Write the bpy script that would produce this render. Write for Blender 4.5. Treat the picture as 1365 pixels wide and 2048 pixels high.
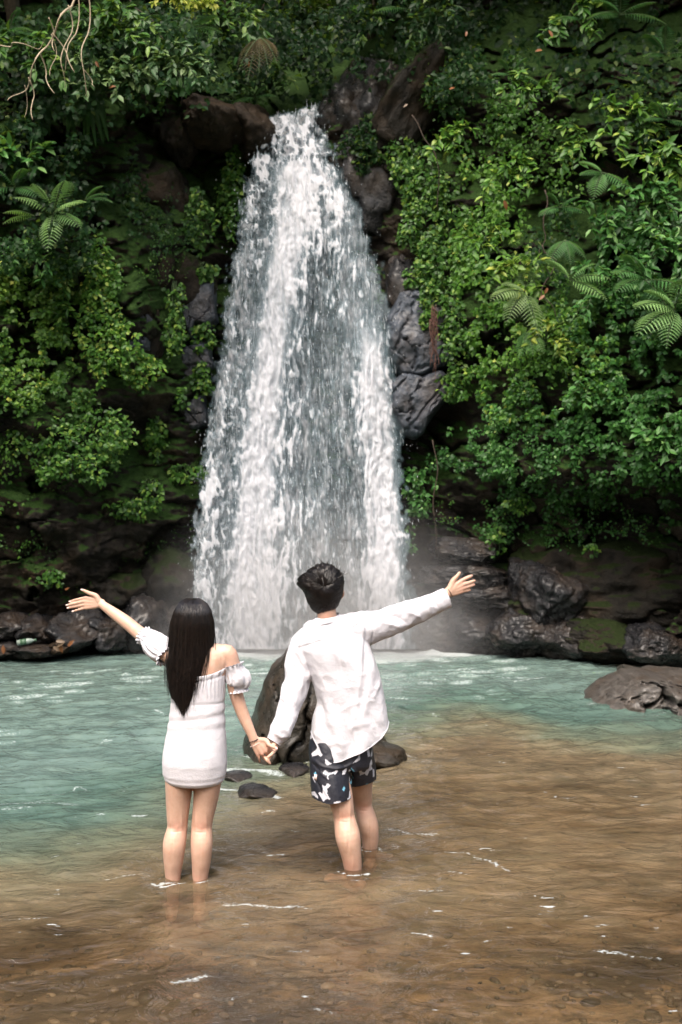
import bpy, bmesh, math, random
import numpy as np
from mathutils import Vector, Matrix
R = math.radians
rng = np.random.default_rng(7)
random.seed(7)
for o in list(bpy.data.objects): bpy.data.objects.remove(o)
scene = bpy.context.scene
COL = scene.collection
# ---------------------------------------------------------------- camera
F, CX, CY, H = 1990.0, 682.5, 1024.0, 1.80           # focal length in photo pixels, centre, eye height
cam_d = bpy.data.cameras.new('camera'); cam = bpy.data.objects.new('camera', cam_d); COL.objects.link(cam)
cam.location = (0, 0, H); cam.rotation_euler = (R(90), 0, 0)
cam_d.sensor_fit = 'VERTICAL'; cam_d.sensor_height = 36.0; cam_d.lens = 36.0 * F / 2048.0
cam_d.clip_start = 0.05; cam_d.clip_end = 400
cam_d.dof.use_dof = True; cam_d.dof.focus_distance = 5.2; cam_d.dof.aperture_fstop = 3.4
scene.camera = cam
# ---------------------------------------------------------------- sky, sun, exposure
SUN_EL, SUN_AZ = 58, 196          # azimuth from +Y clockwise: the light comes from behind the camera, a little left
w = bpy.data.worlds.new('World'); scene.world = w; w.use_nodes = True
nt = w.node_tree; bg = nt.nodes['Background']
sky = nt.nodes.new('ShaderNodeTexSky'); sky.sky_type = 'NISHITA'; sky.sun_disc = False
sky.sun_elevation = R(SUN_EL); sky.sun_rotation = R(SUN_AZ); sky.air_density = 1.6; sky.dust_density = 5; sky.ozone_density = 1
tn_ = nt.nodes.new('ShaderNodeMix'); tn_.data_type = 'RGBA'; tn_.blend_type = 'MULTIPLY'; tn_.inputs[0].default_value = 1; tn_.inputs[7].default_value = (1.05, 1.0, .94, 1)      # hazy white sky filtered by the surrounding trees
nt.links.new(sky.outputs[0], tn_.inputs[6]); nt.links.new(tn_.outputs[2], bg.inputs[0]); bg.inputs[1].default_value = 0.145
sd = bpy.data.lights.new('sun', 'SUN'); sun = bpy.data.objects.new('sun', sd); COL.objects.link(sun)
sd.energy = 1.8; sd.angle = R(32); sd.color = (1.0, 0.97, 0.935)
az = R(SUN_AZ); el = R(SUN_EL)
sdir = Vector((math.sin(az) * math.cos(el), math.cos(az) * math.cos(el), math.sin(el)))
sun.rotation_euler = sdir.to_track_quat('Z', 'Y').to_euler(); sun.location = (0, -4, 14)
scene.view_settings.view_transform = 'Standard'; scene.view_settings.look = 'None'
scene.view_settings.exposure = 1.25; scene.view_settings.gamma = 1.0
scene.cycles.use_denoising = True
scene.cycles.max_bounces = 8; scene.cycles.transparent_max_bounces = 24
scene.cycles.caustics_reflective = False; scene.cycles.caustics_refractive = False
scene.cycles.sample_clamp_indirect = 6

# ---------------------------------------------------------------- helpers
def P(px, py, Y):
    """world point whose distance is Y along a bearing measured in the photograph"""
    return np.array(((px - CX) / F * Y, Y, H - (py - CY) / F * Y))
def PV(u, v, Y):
    u, v, Y = np.broadcast_arrays(np.asarray(u, float), np.asarray(v, float), np.asarray(Y, float))
    return np.stack(((u - CX) / F * Y, Y, H - (v - CY) / F * Y), -1)
def _h(ix, iy, iz, s):
    n = (ix * 374761393 + iy * 668265263 + iz * 2147483647 + s * 1274126177) & 0xffffffff
    n = ((n ^ (n >> 13)) * 1274126177) & 0xffffffff
    n = ((n ^ (n >> 16)) * 2246822519) & 0xffffffff
    return ((n ^ (n >> 15)) & 0xffffff) / float(0x7fffff) - 1.0
def vnoise(x, y, z=0.0, seed=0):
    x, y, z = np.broadcast_arrays(np.asarray(x, float), np.asarray(y, float), np.asarray(z, float))
    ix, iy, iz = np.floor(x).astype(np.int64), np.floor(y).astype(np.int64), np.floor(z).astype(np.int64)
    fx, fy, fz = x - ix, y - iy, z - iz
    fx, fy, fz = [t * t * t * (t * (t * 6 - 15) + 10) for t in (fx, fy, fz)]
    r = 0
    for a in (0, 1):
        wx = fx if a else 1 - fx
        for b in (0, 1):
            wy = fy if b else 1 - fy
            for c in (0, 1):
                wz = fz if c else 1 - fz
                r = r + wx * wy * wz * _h(ix + a, iy + b, iz + c, seed)
    return r
def fbm(x, y, z=0.0, seed=0, octs=4, gain=0.5):
    r, a, t = 0, 1.0, 0
    x = np.asarray(x, float); y = np.asarray(y, float); z = np.asarray(z, float)
    for k in range(octs):
        r = r + a * vnoise(x, y, z, seed + 17 * k); t += a; a *= gain
        x, y, z = x * 1.62 + y * 1.21 + 3.7, -x * 1.21 + y * 1.62 + 1.3, z * 2.03 + 5.1
    return r / t
def worley(x, y, seed=0):
    """returns F1, F2 and a per-cell random value"""
    x, y = np.broadcast_arrays(np.asarray(x, float), np.asarray(y, float))
    ix, iy = np.floor(x).astype(np.int64), np.floor(y).astype(np.int64)
    f1 = np.full(x.shape, 9.0); f2 = f1.copy(); cid = np.zeros(x.shape)
    for a in (-1, 0, 1):
        for b in (-1, 0, 1):
            cx, cy = ix + a, iy + b; z = np.zeros_like(cx)
            d = np.hypot(cx + .5 + .45 * _h(cx, cy, z, seed) - x, cy + .5 + .45 * _h(cx, cy, z + 1, seed) - y)
            nr = d < f1
            f2 = np.where(nr, f1, np.minimum(f2, d)); cid = np.where(nr, _h(cx, cy, z + 2, seed), cid); f1 = np.where(nr, d, f1)
    return f1, f2, cid
def sstep(a, b, x):
    t = np.clip((np.asarray(x, float) - a) / (b - a), 0, 1); return t * t * (3 - 2 * t)
def interp(x, pts):
    pts = np.asarray(pts, float); return np.interp(x, pts[:, 0], pts[:, 1])
def fastmesh(name, verts, faces, mat, parent=None, smooth=True, attrs=None):
    """faces: list of (M,k) int arrays"""
    me = bpy.data.meshes.new(name); verts = np.asarray(verts, np.float32)
    faces = [np.asarray(f, np.int32) for f in faces if len(f)]
    me.vertices.add(len(verts)); me.vertices.foreach_set('co', verts.ravel())
    nl = sum(f.size for f in faces); npoly = sum(len(f) for f in faces)
    me.loops.add(nl); me.loops.foreach_set('vertex_index', np.concatenate([f.ravel() for f in faces]))
    me.polygons.add(npoly)
    tot = np.concatenate([np.full(len(f), f.shape[1], np.int32) for f in faces])
    st = np.concatenate(([0], np.cumsum(tot)[:-1])).astype(np.int32)
    me.polygons.foreach_set('loop_start', st); me.polygons.foreach_set('loop_total', tot)
    if smooth: me.polygons.foreach_set('use_smooth', np.ones(npoly, bool))
    for k, a in (attrs or {}).items():
        a = np.asarray(a, np.float32)
        if a.ndim == 2:
            at = me.attributes.new(k, 'FLOAT_COLOR', 'POINT'); at.data.foreach_set('color', a.ravel())
        else:
            at = me.attributes.new(k, 'FLOAT', 'POINT'); at.data.foreach_set('value', a)
    me.update(calc_edges=True); me.validate()
    if mat is not None: me.materials.append(mat)
    o = bpy.data.objects.new(name, me); COL.objects.link(o)
    if parent is not None: o.parent = parent
    return o
def tag(o, label=None, cat=None, group=None, kind=None):
    if label: o['label'] = label
    if cat: o['category'] = cat
    if group: o['group'] = group
    if kind: o['kind'] = kind
    return o
def empty(name, loc, label, cat, group=None):
    o = bpy.data.objects.new(name, None); COL.objects.link(o); o.location = [float(c) for c in loc]
    o.empty_display_size = 0.1
    return tag(o, label, cat, group)
def grid_faces(nr, nc, wrap=False):
    i = np.arange(nr - 1)[:, None]; j = np.arange(nc if wrap else nc - 1)[None, :]
    j2 = (j + 1) % nc
    return np.stack(np.broadcast_arrays(i * nc + j, i * nc + j2, (i + 1) * nc + j2, (i + 1) * nc + j), -1).reshape(-1, 4)
def tubes(paths, radii, k=5):
    """paths: list of (n,3); radii: list of (n,) -> verts, faces (closed tapered tubes)"""
    V, Fq, Ft, base = [], [], [], 0
    ang = np.arange(k) * 2 * math.pi / k
    for p, r in zip(paths, radii):
        p = np.asarray(p, float); r = np.broadcast_to(np.asarray(r, float), (len(p),))
        t = np.gradient(p, axis=0); t /= np.linalg.norm(t, axis=1, keepdims=True) + 1e-9
        up = np.array((0, 0, 1.)) if abs(t[:, 2]).mean() < .8 else np.array((1., 0, 0))
        a = np.cross(t, up); a /= np.linalg.norm(a, axis=1, keepdims=True) + 1e-9; b = np.cross(t, a)
        ring = p[:, None] + r[:, None, None] * (np.cos(ang)[None, :, None] * a[:, None] + np.sin(ang)[None, :, None] * b[:, None])
        V.append(ring.reshape(-1, 3)); Fq.append(grid_faces(len(p), k, True) + base)
        Ft.append(base + np.arange(k)[None, ::-1]); Ft.append(base + (len(p) - 1) * k + np.arange(k)[None, :])
        base += len(p) * k
    return np.concatenate(V), [np.concatenate(Fq), np.concatenate(Ft)]
def norm(v): return v / (np.linalg.norm(v, axis=-1, keepdims=True) + 1e-9)

# ---------------------------------------------------------------- materials
def mat(name):
    m = bpy.data.materials.new(name); m.use_nodes = True
    nt = m.node_tree; b = nt.nodes['Principled BSDF']; return m, nt, b, nt.nodes['Material Output']
def N(nt, t, **kw):
    n = nt.nodes.new(t)
    for k, v in kw.items():
        if k in n.inputs: n.inputs[k].default_value = v
        else: setattr(n, k, v)
    return n
def ramp(nt, fac, stops, interp='LINEAR'):
    r = nt.nodes.new('ShaderNodeValToRGB'); e = r.color_ramp.elements; r.color_ramp.interpolation = interp
    while len(e) < len(stops): e.new(0.5)
    for q, (p, c) in zip(e, stops): q.position = p; q.color = (*c, 1) if len(c) == 3 else c
    if fac is not None: nt.links.new(fac, r.inputs[0])
    return r
def noise(nt, scale, detail=4, rough=.55, vec=None, stretch=None, coord='Object'):
    tc = nt.nodes.new('ShaderNodeTexCoord'); v = tc.outputs[coord] if vec is None else vec
    if stretch:
        mp = nt.nodes.new('ShaderNodeMapping'); mp.inputs['Scale'].default_value = stretch; nt.links.new(v, mp.inputs[0]); v = mp.outputs[0]
    n = nt.nodes.new('ShaderNodeTexNoise'); n.inputs['Scale'].default_value = scale; n.inputs['Detail'].default_value = detail; n.inputs['Roughness'].default_value = rough
    nt.links.new(v, n.inputs['Vector']); return n
def bump(nt, h, strength, dist, bsdf, normal=None):
    b = nt.nodes.new('ShaderNodeBump'); b.inputs['Strength'].default_value = strength; b.inputs['Distance'].default_value = dist
    nt.links.new(h, b.inputs['Height'])
    if normal is not None: nt.links.new(normal, b.inputs['Normal'])
    if bsdf is not None: nt.links.new(b.outputs[0], bsdf.inputs['Normal'])
    return b
def attr(nt, name):
    a = nt.nodes.new('ShaderNodeAttribute'); a.attribute_name = name; return a
def mixc(nt, fac, a, b, mode='MIX'):
    m = nt.nodes.new('ShaderNodeMix'); m.data_type = 'RGBA'; m.blend_type = mode
    for s, i in ((fac, 0), (a, 6), (b, 7)):
        if isinstance(s, (int, float)): m.inputs[i].default_value = s
        elif isinstance(s, tuple): m.inputs[i].default_value = (*s, 1)
        else: nt.links.new(s, m.inputs[i])
    return m.outputs[2]
def math_(nt, op, a, b=None, clamp=False):
    m = nt.nodes.new('ShaderNodeMath'); m.operation = op; m.use_clamp = clamp
    for i, s in ((0, a), (1, b)):
        if s is None: continue
        if isinstance(s, (int, float)): m.inputs[i].default_value = s
        else: nt.links.new(s, m.inputs[i])
    return m.outputs[0]

def leaf_mat(name, stops, transl=.3, rough=.42):
    m, nt, b, out = mat(name)
    t = attr(nt, 'tint'); r = ramp(nt, t.outputs['Fac'], stops)
    nt.links.new(r.outputs[0], b.inputs['Base Color']); b.inputs['Roughness'].default_value = rough
    b.inputs['Specular IOR Level'].default_value = .12 if 'dark' in name else .28
    tr = N(nt, 'ShaderNodeBsdfTranslucent'); c2 = mixc(nt, .5, r.outputs[0], (.16, .26, .02)); nt.links.new(c2, tr.inputs[0])
    mx = N(nt, 'ShaderNodeMixShader'); mx.inputs[0].default_value = transl
    nt.links.new(b.outputs[0], mx.inputs[1]); nt.links.new(tr.outputs[0], mx.inputs[2]); nt.links.new(mx.outputs[0], out.inputs[0])
    return m
LEAF = {
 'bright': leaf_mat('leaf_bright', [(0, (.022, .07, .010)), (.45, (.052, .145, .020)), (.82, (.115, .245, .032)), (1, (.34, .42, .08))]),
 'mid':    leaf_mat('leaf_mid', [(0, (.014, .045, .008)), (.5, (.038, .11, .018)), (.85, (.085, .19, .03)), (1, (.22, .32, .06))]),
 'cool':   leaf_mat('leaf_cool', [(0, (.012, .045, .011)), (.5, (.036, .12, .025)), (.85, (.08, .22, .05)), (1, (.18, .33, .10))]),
 'dark':   leaf_mat('leaf_dark', [(0, (.004, .014, .005)), (.5, (.009, .030, .009)), (.85, (.022, .06, .016)), (1, (.10, .14, .04))]),  # shade of the gorge top and hollows put into the leaf colour
 'pale':   leaf_mat('leaf_pale', [(0, (.03, .08, .03)), (.5, (.08, .16, .06)), (1, (.24, .34, .14))]),
 'yellow': leaf_mat('leaf_yellow', [(0, (.020, .06, .010)), (.5, (.050, .130, .020)), (.9, (.115, .215, .03)), (1, (.34, .38, .06))]),
 'sunny':  leaf_mat('leaf_painted_sun', [(0, (.20, .28, .03)), (.5, (.38, .46, .06)), (1, (.62, .60, .12))], .5),  # sunlight on the leaves put into their colour
 'fern':   leaf_mat('fern_green', [(0, (.03, .11, .03)), (.5, (.09, .23, .07)), (1, (.26, .42, .15))]),
 'dead':   leaf_mat('dead_leaf', [(0, (.06, .04, .025)), (.5, (.13, .09, .06)), (1, (.24, .17, .11))], .15),
 'rust':   leaf_mat('rust_leaf', [(0, (.09, .035, .018)), (1, (.24, .10, .04))], .2),
}
def bark_mat(name, c1, c2):
    m, nt, b, out = mat(name); n = noise(nt, 30, 5); r = ramp(nt, n.outputs[0], [(.3, c1), (.7, c2)])
    nt.links.new(r.outputs[0], b.inputs['Base Color']); b.inputs['Roughness'].default_value = .8; bump(nt, n.outputs[0], .6, .01, b); return m
STEM = bark_mat('green_stem', (.03, .06, .02), (.06, .10, .03))
BARK = bark_mat('bark', (.03, .022, .015), (.08, .06, .04))
TWIG = bark_mat('dry_twig', (.26, .20, .13), (.42, .34, .23))
VINE = bark_mat('vine_bark', (.02, .013, .009), (.055, .035, .022))
ROOT = bark_mat('root_bark', (.04, .016, .012), (.11, .045, .03))

def rock_mat(name, dark, light, moss=.5, rough=(.28, .65), mossc=((.012, .03, .008), (.035, .07, .014)), scale=1.0, wet=0.0):
    m, nt, b, out = mat(name)
    n1 = noise(nt, 1.6 * scale, 8, .6); n2 = noise(nt, 9 * scale, 6, .65); n3 = noise(nt, 55 * scale, 4, .6)
    n4 = noise(nt, 2.0 * scale, 6, .7, stretch=(2.2, 2.2, .35))
    c = ramp(nt, n2.outputs[0], [(.3, dark), (.72, light)]).outputs[0]
    brown = mixc(nt, ramp(nt, n1.outputs[0], [(.45, (0, 0, 0)), (.65, (1, 1, 1))]).outputs[0], c, mixc(nt, .55, c, (.055, .036, .022)))
    streak = mixc(nt, ramp(nt, n4.outputs[0], [(.5, (0, 0, 0)), (.7, (.6, .6, .6))]).outputs[0], brown, mixc(nt, .5, c, light))
    geo = N(nt, 'ShaderNodeNewGeometry'); sep = N(nt, 'ShaderNodeSeparateXYZ'); nt.links.new(geo.outputs['Normal'], sep.inputs[0])
    up = math_(nt, 'MULTIPLY', sep.outputs[2], .55)
    mm = math_(nt, 'ADD', math_(nt, 'ADD', n1.outputs[0], up), math_(nt, 'MULTIPLY', attr(nt, 'moss').outputs['Fac'], .6))
    mf = ramp(nt, math_(nt, 'ADD', mm, math_(nt, 'MULTIPLY', n3.outputs[0], .3)), [(1.12 - moss * .6, (0, 0, 0)), (1.32 - moss * .6, (1, 1, 1))])
    mossr = ramp(nt, n3.outputs[0], [(.3, mossc[0]), (.7, mossc[1])]).outputs[0]
    nt.links.new(mixc(nt, mf.outputs[0], streak, mossr), b.inputs['Base Color'])
    rr = N(nt, 'ShaderNodeMapRange'); nt.links.new(n2.outputs[0], rr.inputs[0]); rr.inputs[1].default_value = .3; rr.inputs[2].default_value = .7
    rr.inputs[3].default_value = rough[0]; rr.inputs[4].default_value = rough[1]
    ro = math_(nt, 'ADD', rr.outputs[0], math_(nt, 'MULTIPLY', mf.outputs[0], .4), True); nt.links.new(ro, b.inputs['Roughness'])
    h = math_(nt, 'ADD', math_(nt, 'MULTIPLY', n2.outputs[0], 1.0), math_(nt, 'MULTIPLY', n3.outputs[0], .35))
    bump(nt, h, .9, .05 / scale, b)
    b.inputs['Coat Weight'].default_value = wet * .5; b.inputs['Coat Roughness'].default_value = .2; b.inputs['Specular IOR Level'].default_value = .12 if wet == 0 else .26
    return m
ROCK = rock_mat('cliff_rock', (.006, .005, .0045), (.026, .021, .016), .40)
WETROCK = rock_mat('wet_rock', (.005, .005, .006), (.025, .025, .028), .06, (.15, .45), wet=.5)
GREYROCK = rock_mat('grey_rock', (.024, .030, .040), (.095, .11, .138), .15, (.25, .5), wet=.3)
BROWNROCK = rock_mat('brown_rock', (.012, .009, .006), (.045, .034, .026), .15, (.25, .55))
DARKROCK = rock_mat('dark_mossy_rock', (.005, .0045, .004), (.022, .019, .015), .30, (.3, .6), mossc=((.008, .013, .004), (.020, .030, .008)))
RIVERROCK = rock_mat('river_boulder_rock', (.007, .006, .005), (.040, .034, .026), .14, (.2, .5), scale=2.2, wet=.35)
TOPROCK = rock_mat('painted_sheen_boulder_rock', (.025, .021, .018), (.12, .108, .098), .0, (.25, .55), scale=2.0, wet=.6)  # wet sheen of the boulder top put into the lighter colour
# ================================================================ THE CLIFF
def depth(u, v, rough=True):
    """distance of the rock face along the bearing (u, v)"""
    u = np.asarray(u, float); v = np.asarray(v, float)
    foot = interp(u, [(-700, 8.8), (-300, 11), (0, 12.4), (200, 12.9), (380, 13.3), (600, 13.7), (850, 13.35), (1000, 13.0), (1150, 12.4), (1365, 11.5), (1600, 9.8), (2000, 8)])
    d = foot.copy() if hasattr(foot, 'copy') else foot
    g = lambda cu, cv, ru, rv, a: a * np.exp(-((u - cu) / ru) ** 2 - ((v - cv) / rv) ** 2)
    d = d + g(600, 800, 190, 420, .35)                                   # the recess behind the falls
    side = sstep(850, 1050, u)
    d = d - side * (.75 * sstep(1040, 930, v) - .6 * sstep(560, 300, v))  # the overgrown wall hangs over the bare rock
    d = d - g(1120, 700, 240, 200, .35) + g(1110, 470, 70, 150, .5)
    left = sstep(460, 300, u)
    d = d - left * (.35 * sstep(1250, 1000, v) + .35 * sstep(960, 760, v))
    d = d - g(255, 600, 55, 130, .55) + g(285, 860, 70, 60, .5) - g(120, 850, 110, 100, .35) - g(60, 440, 110, 70, .5)
    d = d + g(350, 330, 130, 90, .7)
    d = d + 3.2 * sstep(235, 120, v) * sstep(330, 480, u) * sstep(800, 660, u)   # the stream comes from behind the lip
    d = d + 1.6 * sstep(150, 0, v)
    if rough:
        w1 = fbm(u / 90, v / 90, 0, 3, 3); w2 = fbm(u / 90, v / 90, 0, 9, 3)
        f1, f2, c = worley(u / 240 + .7 * w1, v / 130 + .7 * w2, 5)
        crack = np.exp(-((f2 - f1) / .055) ** 2)
        d = d + .25 * c + .16 * crack * sstep(-.2, .5, c + .3) - .08 * (1 - f1)
        f1, f2, c = worley(u / 60 + .9 * w2, v / 34 + .9 * w1, 11)
        d = d + .06 * c + .03 * np.exp(-((f2 - f1) / .08) ** 2)
        d = d + .24 * fbm(u / 60, v / 50, 0, 21, 6, .58) + .05 * (1 - 2 * np.abs(fbm(u / 60, v / 44, 0, 25, 4)))
    return d
us = np.linspace(-700, 2000, 620); vs = np.concatenate((np.linspace(-620, -40, 60), np.linspace(-36, 1330, 500)))
U, V_ = np.meshgrid(us, vs); D = depth(U, V_)
pts = PV(U, V_, D)
moss = .55 * sstep(1080, 960, V_) + .35 * fbm(U / 120, V_ / 120, 0, 31, 3) - .8 * np.exp(-((U - 870) / 60) ** 2 - ((V_ - 700) / 130) ** 2) - .35 * sstep(460, 640, U) * sstep(900, 800, U)
cliff = fastmesh('cliff', pts.reshape(-1, 3), [grid_faces(len(vs), len(us))], ROCK, attrs={'moss': moss.ravel()})
tag(cliff, 'dark mossy rock face enclosing the pool behind the falls', kind='structure')

# unseen wooded gorge banks around the viewer, added to block the low sky
ba = np.linspace(R(18), R(342), 90); bt = np.linspace(0, 1, 14)
BA, BT = np.meshgrid(ba, bt, indexing='ij'); rad_ = 9.5 + 4.5 * BT + .8 * fbm(np.cos(BA) * 3, np.sin(BA) * 3, BT * 3, 301, 3)
bk_ = np.stack((np.sin(BA) * rad_ * 1.05, 3.5 + np.cos(BA) * rad_ * 1.05, -1.0 + 8.5 * BT + .6 * fbm(np.cos(BA) * 5, np.sin(BA) * 5, BT * 4, 305, 3)), -1)
m, nt, b, out = mat('wooded_bank'); nn_ = noise(nt, 3, 6, .7); nt.links.new(ramp(nt, nn_.outputs[0], [(.3, (.012, .028, .008)), (.7, (.05, .085, .025))]).outputs[0], b.inputs['Base Color']); b.inputs['Roughness'].default_value = .9; bump(nt, nn_.outputs[0], 1, .3, b)
keep_ = (np.cos(BA[:-1, :-1]) < .62).ravel()
tag(fastmesh('terrain', bk_.reshape(-1, 3), [grid_faces(90, 14)[keep_]], m), kind='structure')

# ================================================================ BED AND WATER
def bed(x, y):
    """height of the sandy bed; the pool deepens towards the falls and to the left"""
    s = fbm(x * .9, y * .9, 0, 51, 3)
    edge = interp(x, [(-6, 3.2), (-2.2, 4.2), (-1.0, 5.6), (0.2, 7.4), (1.0, 8.3), (2.2, 7.6), (3.4, 7.3), (6, 8.0)])
    t = sstep(-1.3, 2.0, y - edge + .8 * s)
    return -.20 + .075 * np.exp(-((x - .05) / .32) ** 2 - ((y - 5.15) / .4) ** 2) + .105 * sstep(4.7, 3.8, y) - .55 * t + .03 * s - .7 * sstep(1.5, 4.0, y - edge) + .02 * fbm(x * 4, y * 4, 0, 55, 3)
bx = np.concatenate((np.linspace(-60, -7, 20), np.linspace(-6.8, 6.8, 320), np.linspace(7, 60, 20)))
by = np.concatenate((np.linspace(-60, 1, 24), np.linspace(1.2, 14.5, 420), np.linspace(15, 60, 12)))
BX, BY = np.meshgrid(bx, by)
BZ = bed(BX, BY) + np.where((np.abs(BX) > 14) | (BY < -8), .1 * (np.maximum(np.abs(BX) - 14, 0) + np.maximum(-8 - BY, 0)), 0)
m, nt, b, out = mat('river_sand')
n1 = noise(nt, 1.3, 5, .6); n2 = noise(nt, 3.2, 7, .72, stretch=(1, 1.3, 1)); n3 = noise(nt, 60, 3)
sc_ = ramp(nt, n2.outputs[0], [(.34, (.045, .03, .018)), (.5, (.17, .112, .062)), (.68, (.32, .22, .13))]).outputs[0]
dk = attr(nt, 'silt'); n5 = noise(nt, 5.5, 7, .72)
fac = ramp(nt, math_(nt, 'ADD', n5.outputs[0], math_(nt, 'MULTIPLY', dk.outputs['Fac'], .32)), [(.56, (0, 0, 0)), (.70, (.85, .85, .85))]).outputs[0]
nt.links.new(mixc(nt, fac, sc_, (.020, .017, .014)), b.inputs['Base Color']); b.inputs['Roughness'].default_value = .8
bump(nt, n2.outputs[0], .5, .03, b); SAND = m
silt = 1.1 * np.exp(-((BX - 1.35) / .5) ** 2 - ((BY - 4.2) / .38) ** 2) + 1.5 * np.exp(-((BX + .75) / .65) ** 2 - ((BY - 3.75) / .5) ** 2) + .6 * np.exp(-((BX) / .8) ** 2 - ((BY - 3.4) / .25) ** 2)
tag(fastmesh('riverbed', np.stack((BX, BY, BZ), -1).reshape(-1, 3), [grid_faces(len(by), len(bx))], SAND, attrs={'silt': silt.ravel()}), kind='structure')

def wave(x, y):
    wx = x + .25 * fbm(x * .8, y * .8, 0, 61, 2); wy = y + .25 * fbm(x * .8, y * .8, 0, 67, 2)
    a = wx * .94 + wy * .34; c = -wx * .34 + wy * .94
    r1 = 1 - 2 * np.abs(vnoise(a * 1.3, c * 3.6, 0, 71)); r2 = 1 - 2 * np.abs(vnoise(a * 3.2 + 4, c * 7.5, 0, 73)); r3 = vnoise(wx * 6, wy * 9, 0, 79)
    amp = .4 + .6 * sstep(4.5, 8, y)
    z = amp * (.018 * r1 + .013 * r2 + .006 * r3) + .005 * fbm(x * 14, y * 20, 0, 83, 2)
    for (cx, cy, k) in ((-.73, 4.9, 1), (.05, 5.05, 1), (.17, 5.35, .7)):
        d = np.hypot(x - cx, y - cy); z = z + k * .011 * np.cos(d * 48) * np.exp(-d * 5.5)
    z = z + .03 * np.exp(-((y - 12.7) / .5) ** 2 - ((x + .3) / 1.8) ** 2) * fbm(x * 5, y * 5, 0, 87, 3)
    return z
wxs = np.concatenate((np.linspace(-60, -7, 14), np.linspace(-6.8, 6.8, 560), np.linspace(7, 60, 14)))
wys = np.concatenate((np.linspace(-60, 1.8, 24), np.linspace(1.9, 7, 430), np.linspace(7.02, 14.4, 320)))
WX, WY = np.meshgrid(wxs, wys); WZ = wave(WX, WY) * sstep(-8, -4, WY)
dep = -bed(WX, WY)
foam = np.exp(-((WY - 12.75) / .42) ** 2) * (sstep(-2.1, -1.2, WX) * sstep(2.4, 1.2, WX)) * 1.7
foam = np.maximum(foam, .85 * np.exp(-(np.minimum(WY - 12.5, 0) / .9) ** 2 - ((WX - .1) / 2.1) ** 2)); foam = np.maximum(foam, .42 * np.exp(-((WY - 10.6) / 1.4) ** 2 - ((WX - .1) / 2.8) ** 2))
crest = wave(WX, WY) - wave(WX, WY - .05)
foam = np.maximum(foam, .0)  # foam mask, which also takes the painted glints
WXF, WYF = WX, WY
def streak(pts_px, width, k):
    global foam
    q = np.array([P(a, b_, F * H / (b_ - CY))[:2] for a, b_ in pts_px])
    j0, j1 = np.searchsorted(wxs, (q[:, 0].min() - .3, q[:, 0].max() + .3)); i0_, i1_ = np.searchsorted(wys, (q[:, 1].min() - .3, q[:, 1].max() + .3)); sl = (slice(i0_, i1_), slice(j0, j1)); WX, WY = WXF[sl], WYF[sl]
    best = np.full(WX.shape, 9.0); k = k * .56; width = width * 1.9; wv_ = .02 * fbm(WX * 9, WY * 9, 0, 333, 3)
    for i in range(len(q) - 1):
        p0, p1 = q[i], q[i + 1]; d = p1 - p0; L = d @ d
        t = np.clip(((WX - p0[0]) * d[0] + (WY - p0[1]) * d[1]) / L, 0, 1)
        best = np.minimum(best, np.hypot((WX - p0[0] - t * d[0]), (WY - p0[1] - t * d[1] + wv_) * 1.0))
    foam[sl] = np.maximum(foam[sl], k * np.exp(-(best / width) ** 2))
for pp, ww, kk in [([(0, 1612), (60, 1606), (150, 1610)], .022, 1), ([(10, 1622), (60, 1620)], .02, .9), ([(210, 1756), (250, 1750), (290, 1746)], .010, 1),
    ([(440, 1812), (480, 1812), (540, 1815), (590, 1812), (622, 1820)], .011, 1.1), ([(325, 1768), (375, 1768)], .012, 1), ([(890, 1708), (930, 1710), (985, 1724), (1015, 1745)], .011, 1.1),
    ([(1192, 1902), (1240, 1906), (1315, 1918)], .010, 1.1), ([(345, 1970), (375, 1966), (415, 1958)], .012, 1.1), ([(775, 1652), (820, 1665), (875, 1670)], .014, 1),
    ([(0, 1840), (50, 1838), (100, 1836)], .009, .9), ([(630, 2022), (670, 2030)], .008, 1), ([(440, 1545), (500, 1540), (560, 1548)], .035, 1.2), ([(440, 1576), (500, 1582), (560, 1598)], .02, 1.1),
    ([(300, 1768), (330, 1774), (362, 1771), (372, 1762)], .006, 1.4), ([(380, 1764), (398, 1771), (420, 1766)], .005, 1.3), ([(322, 1762), (318, 1756)], .005, 1.3), ([(675, 1748), (700, 1756), (735, 1752), (745, 1742)], .005, 1.4), ([(722, 1702), (742, 1707), (764, 1698)], .005, 1.3), ([(768, 1690), (820, 1700)], .005, 1.2), ([(450, 1410), (480, 1420)], .03, .8), ([(785, 1505), (830, 1515)], .015, 1.1), ([(480, 1515), (620, 1525)], .02, .9), ([(1180, 1408), (1365, 1415)], .03, 1),
    ([(690, 1765), (735, 1765)], .008, .9), ([(725, 1697), (760, 1697)], .008, .8)]:
    streak(pp, ww, kk)
rs_ = np.random.default_rng(91)
for i in range(85):  # random short streaks: water glints painted in as foam
    a_, b_ = rs_.uniform(0, 1365), rs_.uniform(1340, 2040); L_ = rs_.gamma(2, 9) * (1 if b_ > 1500 else 1.3) + 5; dy_ = rs_.normal(0, .12)
    if 320 < a_ < 440 or 640 < a_ < 760: continue
    streak([(a_, b_), (a_ + L_ * .5, b_ + L_ * (dy_ + rs_.normal(0, .08))), (a_ + L_, b_ + L_ * dy_)], rs_.uniform(.0035, .0075) * (1.6 if b_ < 1500 else 1), rs_.uniform(1.0, 1.5))
m, nt, b, out = mat('river_water'); nt.nodes.remove(b)
dA = attr(nt, 'depth'); fA = attr(nt, 'foam')
nb1 = noise(nt, 4.6, 4, .55, stretch=(1, 1.6, 1)); nb1.inputs['Distortion'].default_value = 2.0; nb2 = noise(nt, 20, 2, .5, stretch=(1, 1.6, 1))
bh = math_(nt, 'ADD', nb1.outputs[0], math_(nt, 'MULTIPLY', nb2.outputs[0], .16))
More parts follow.
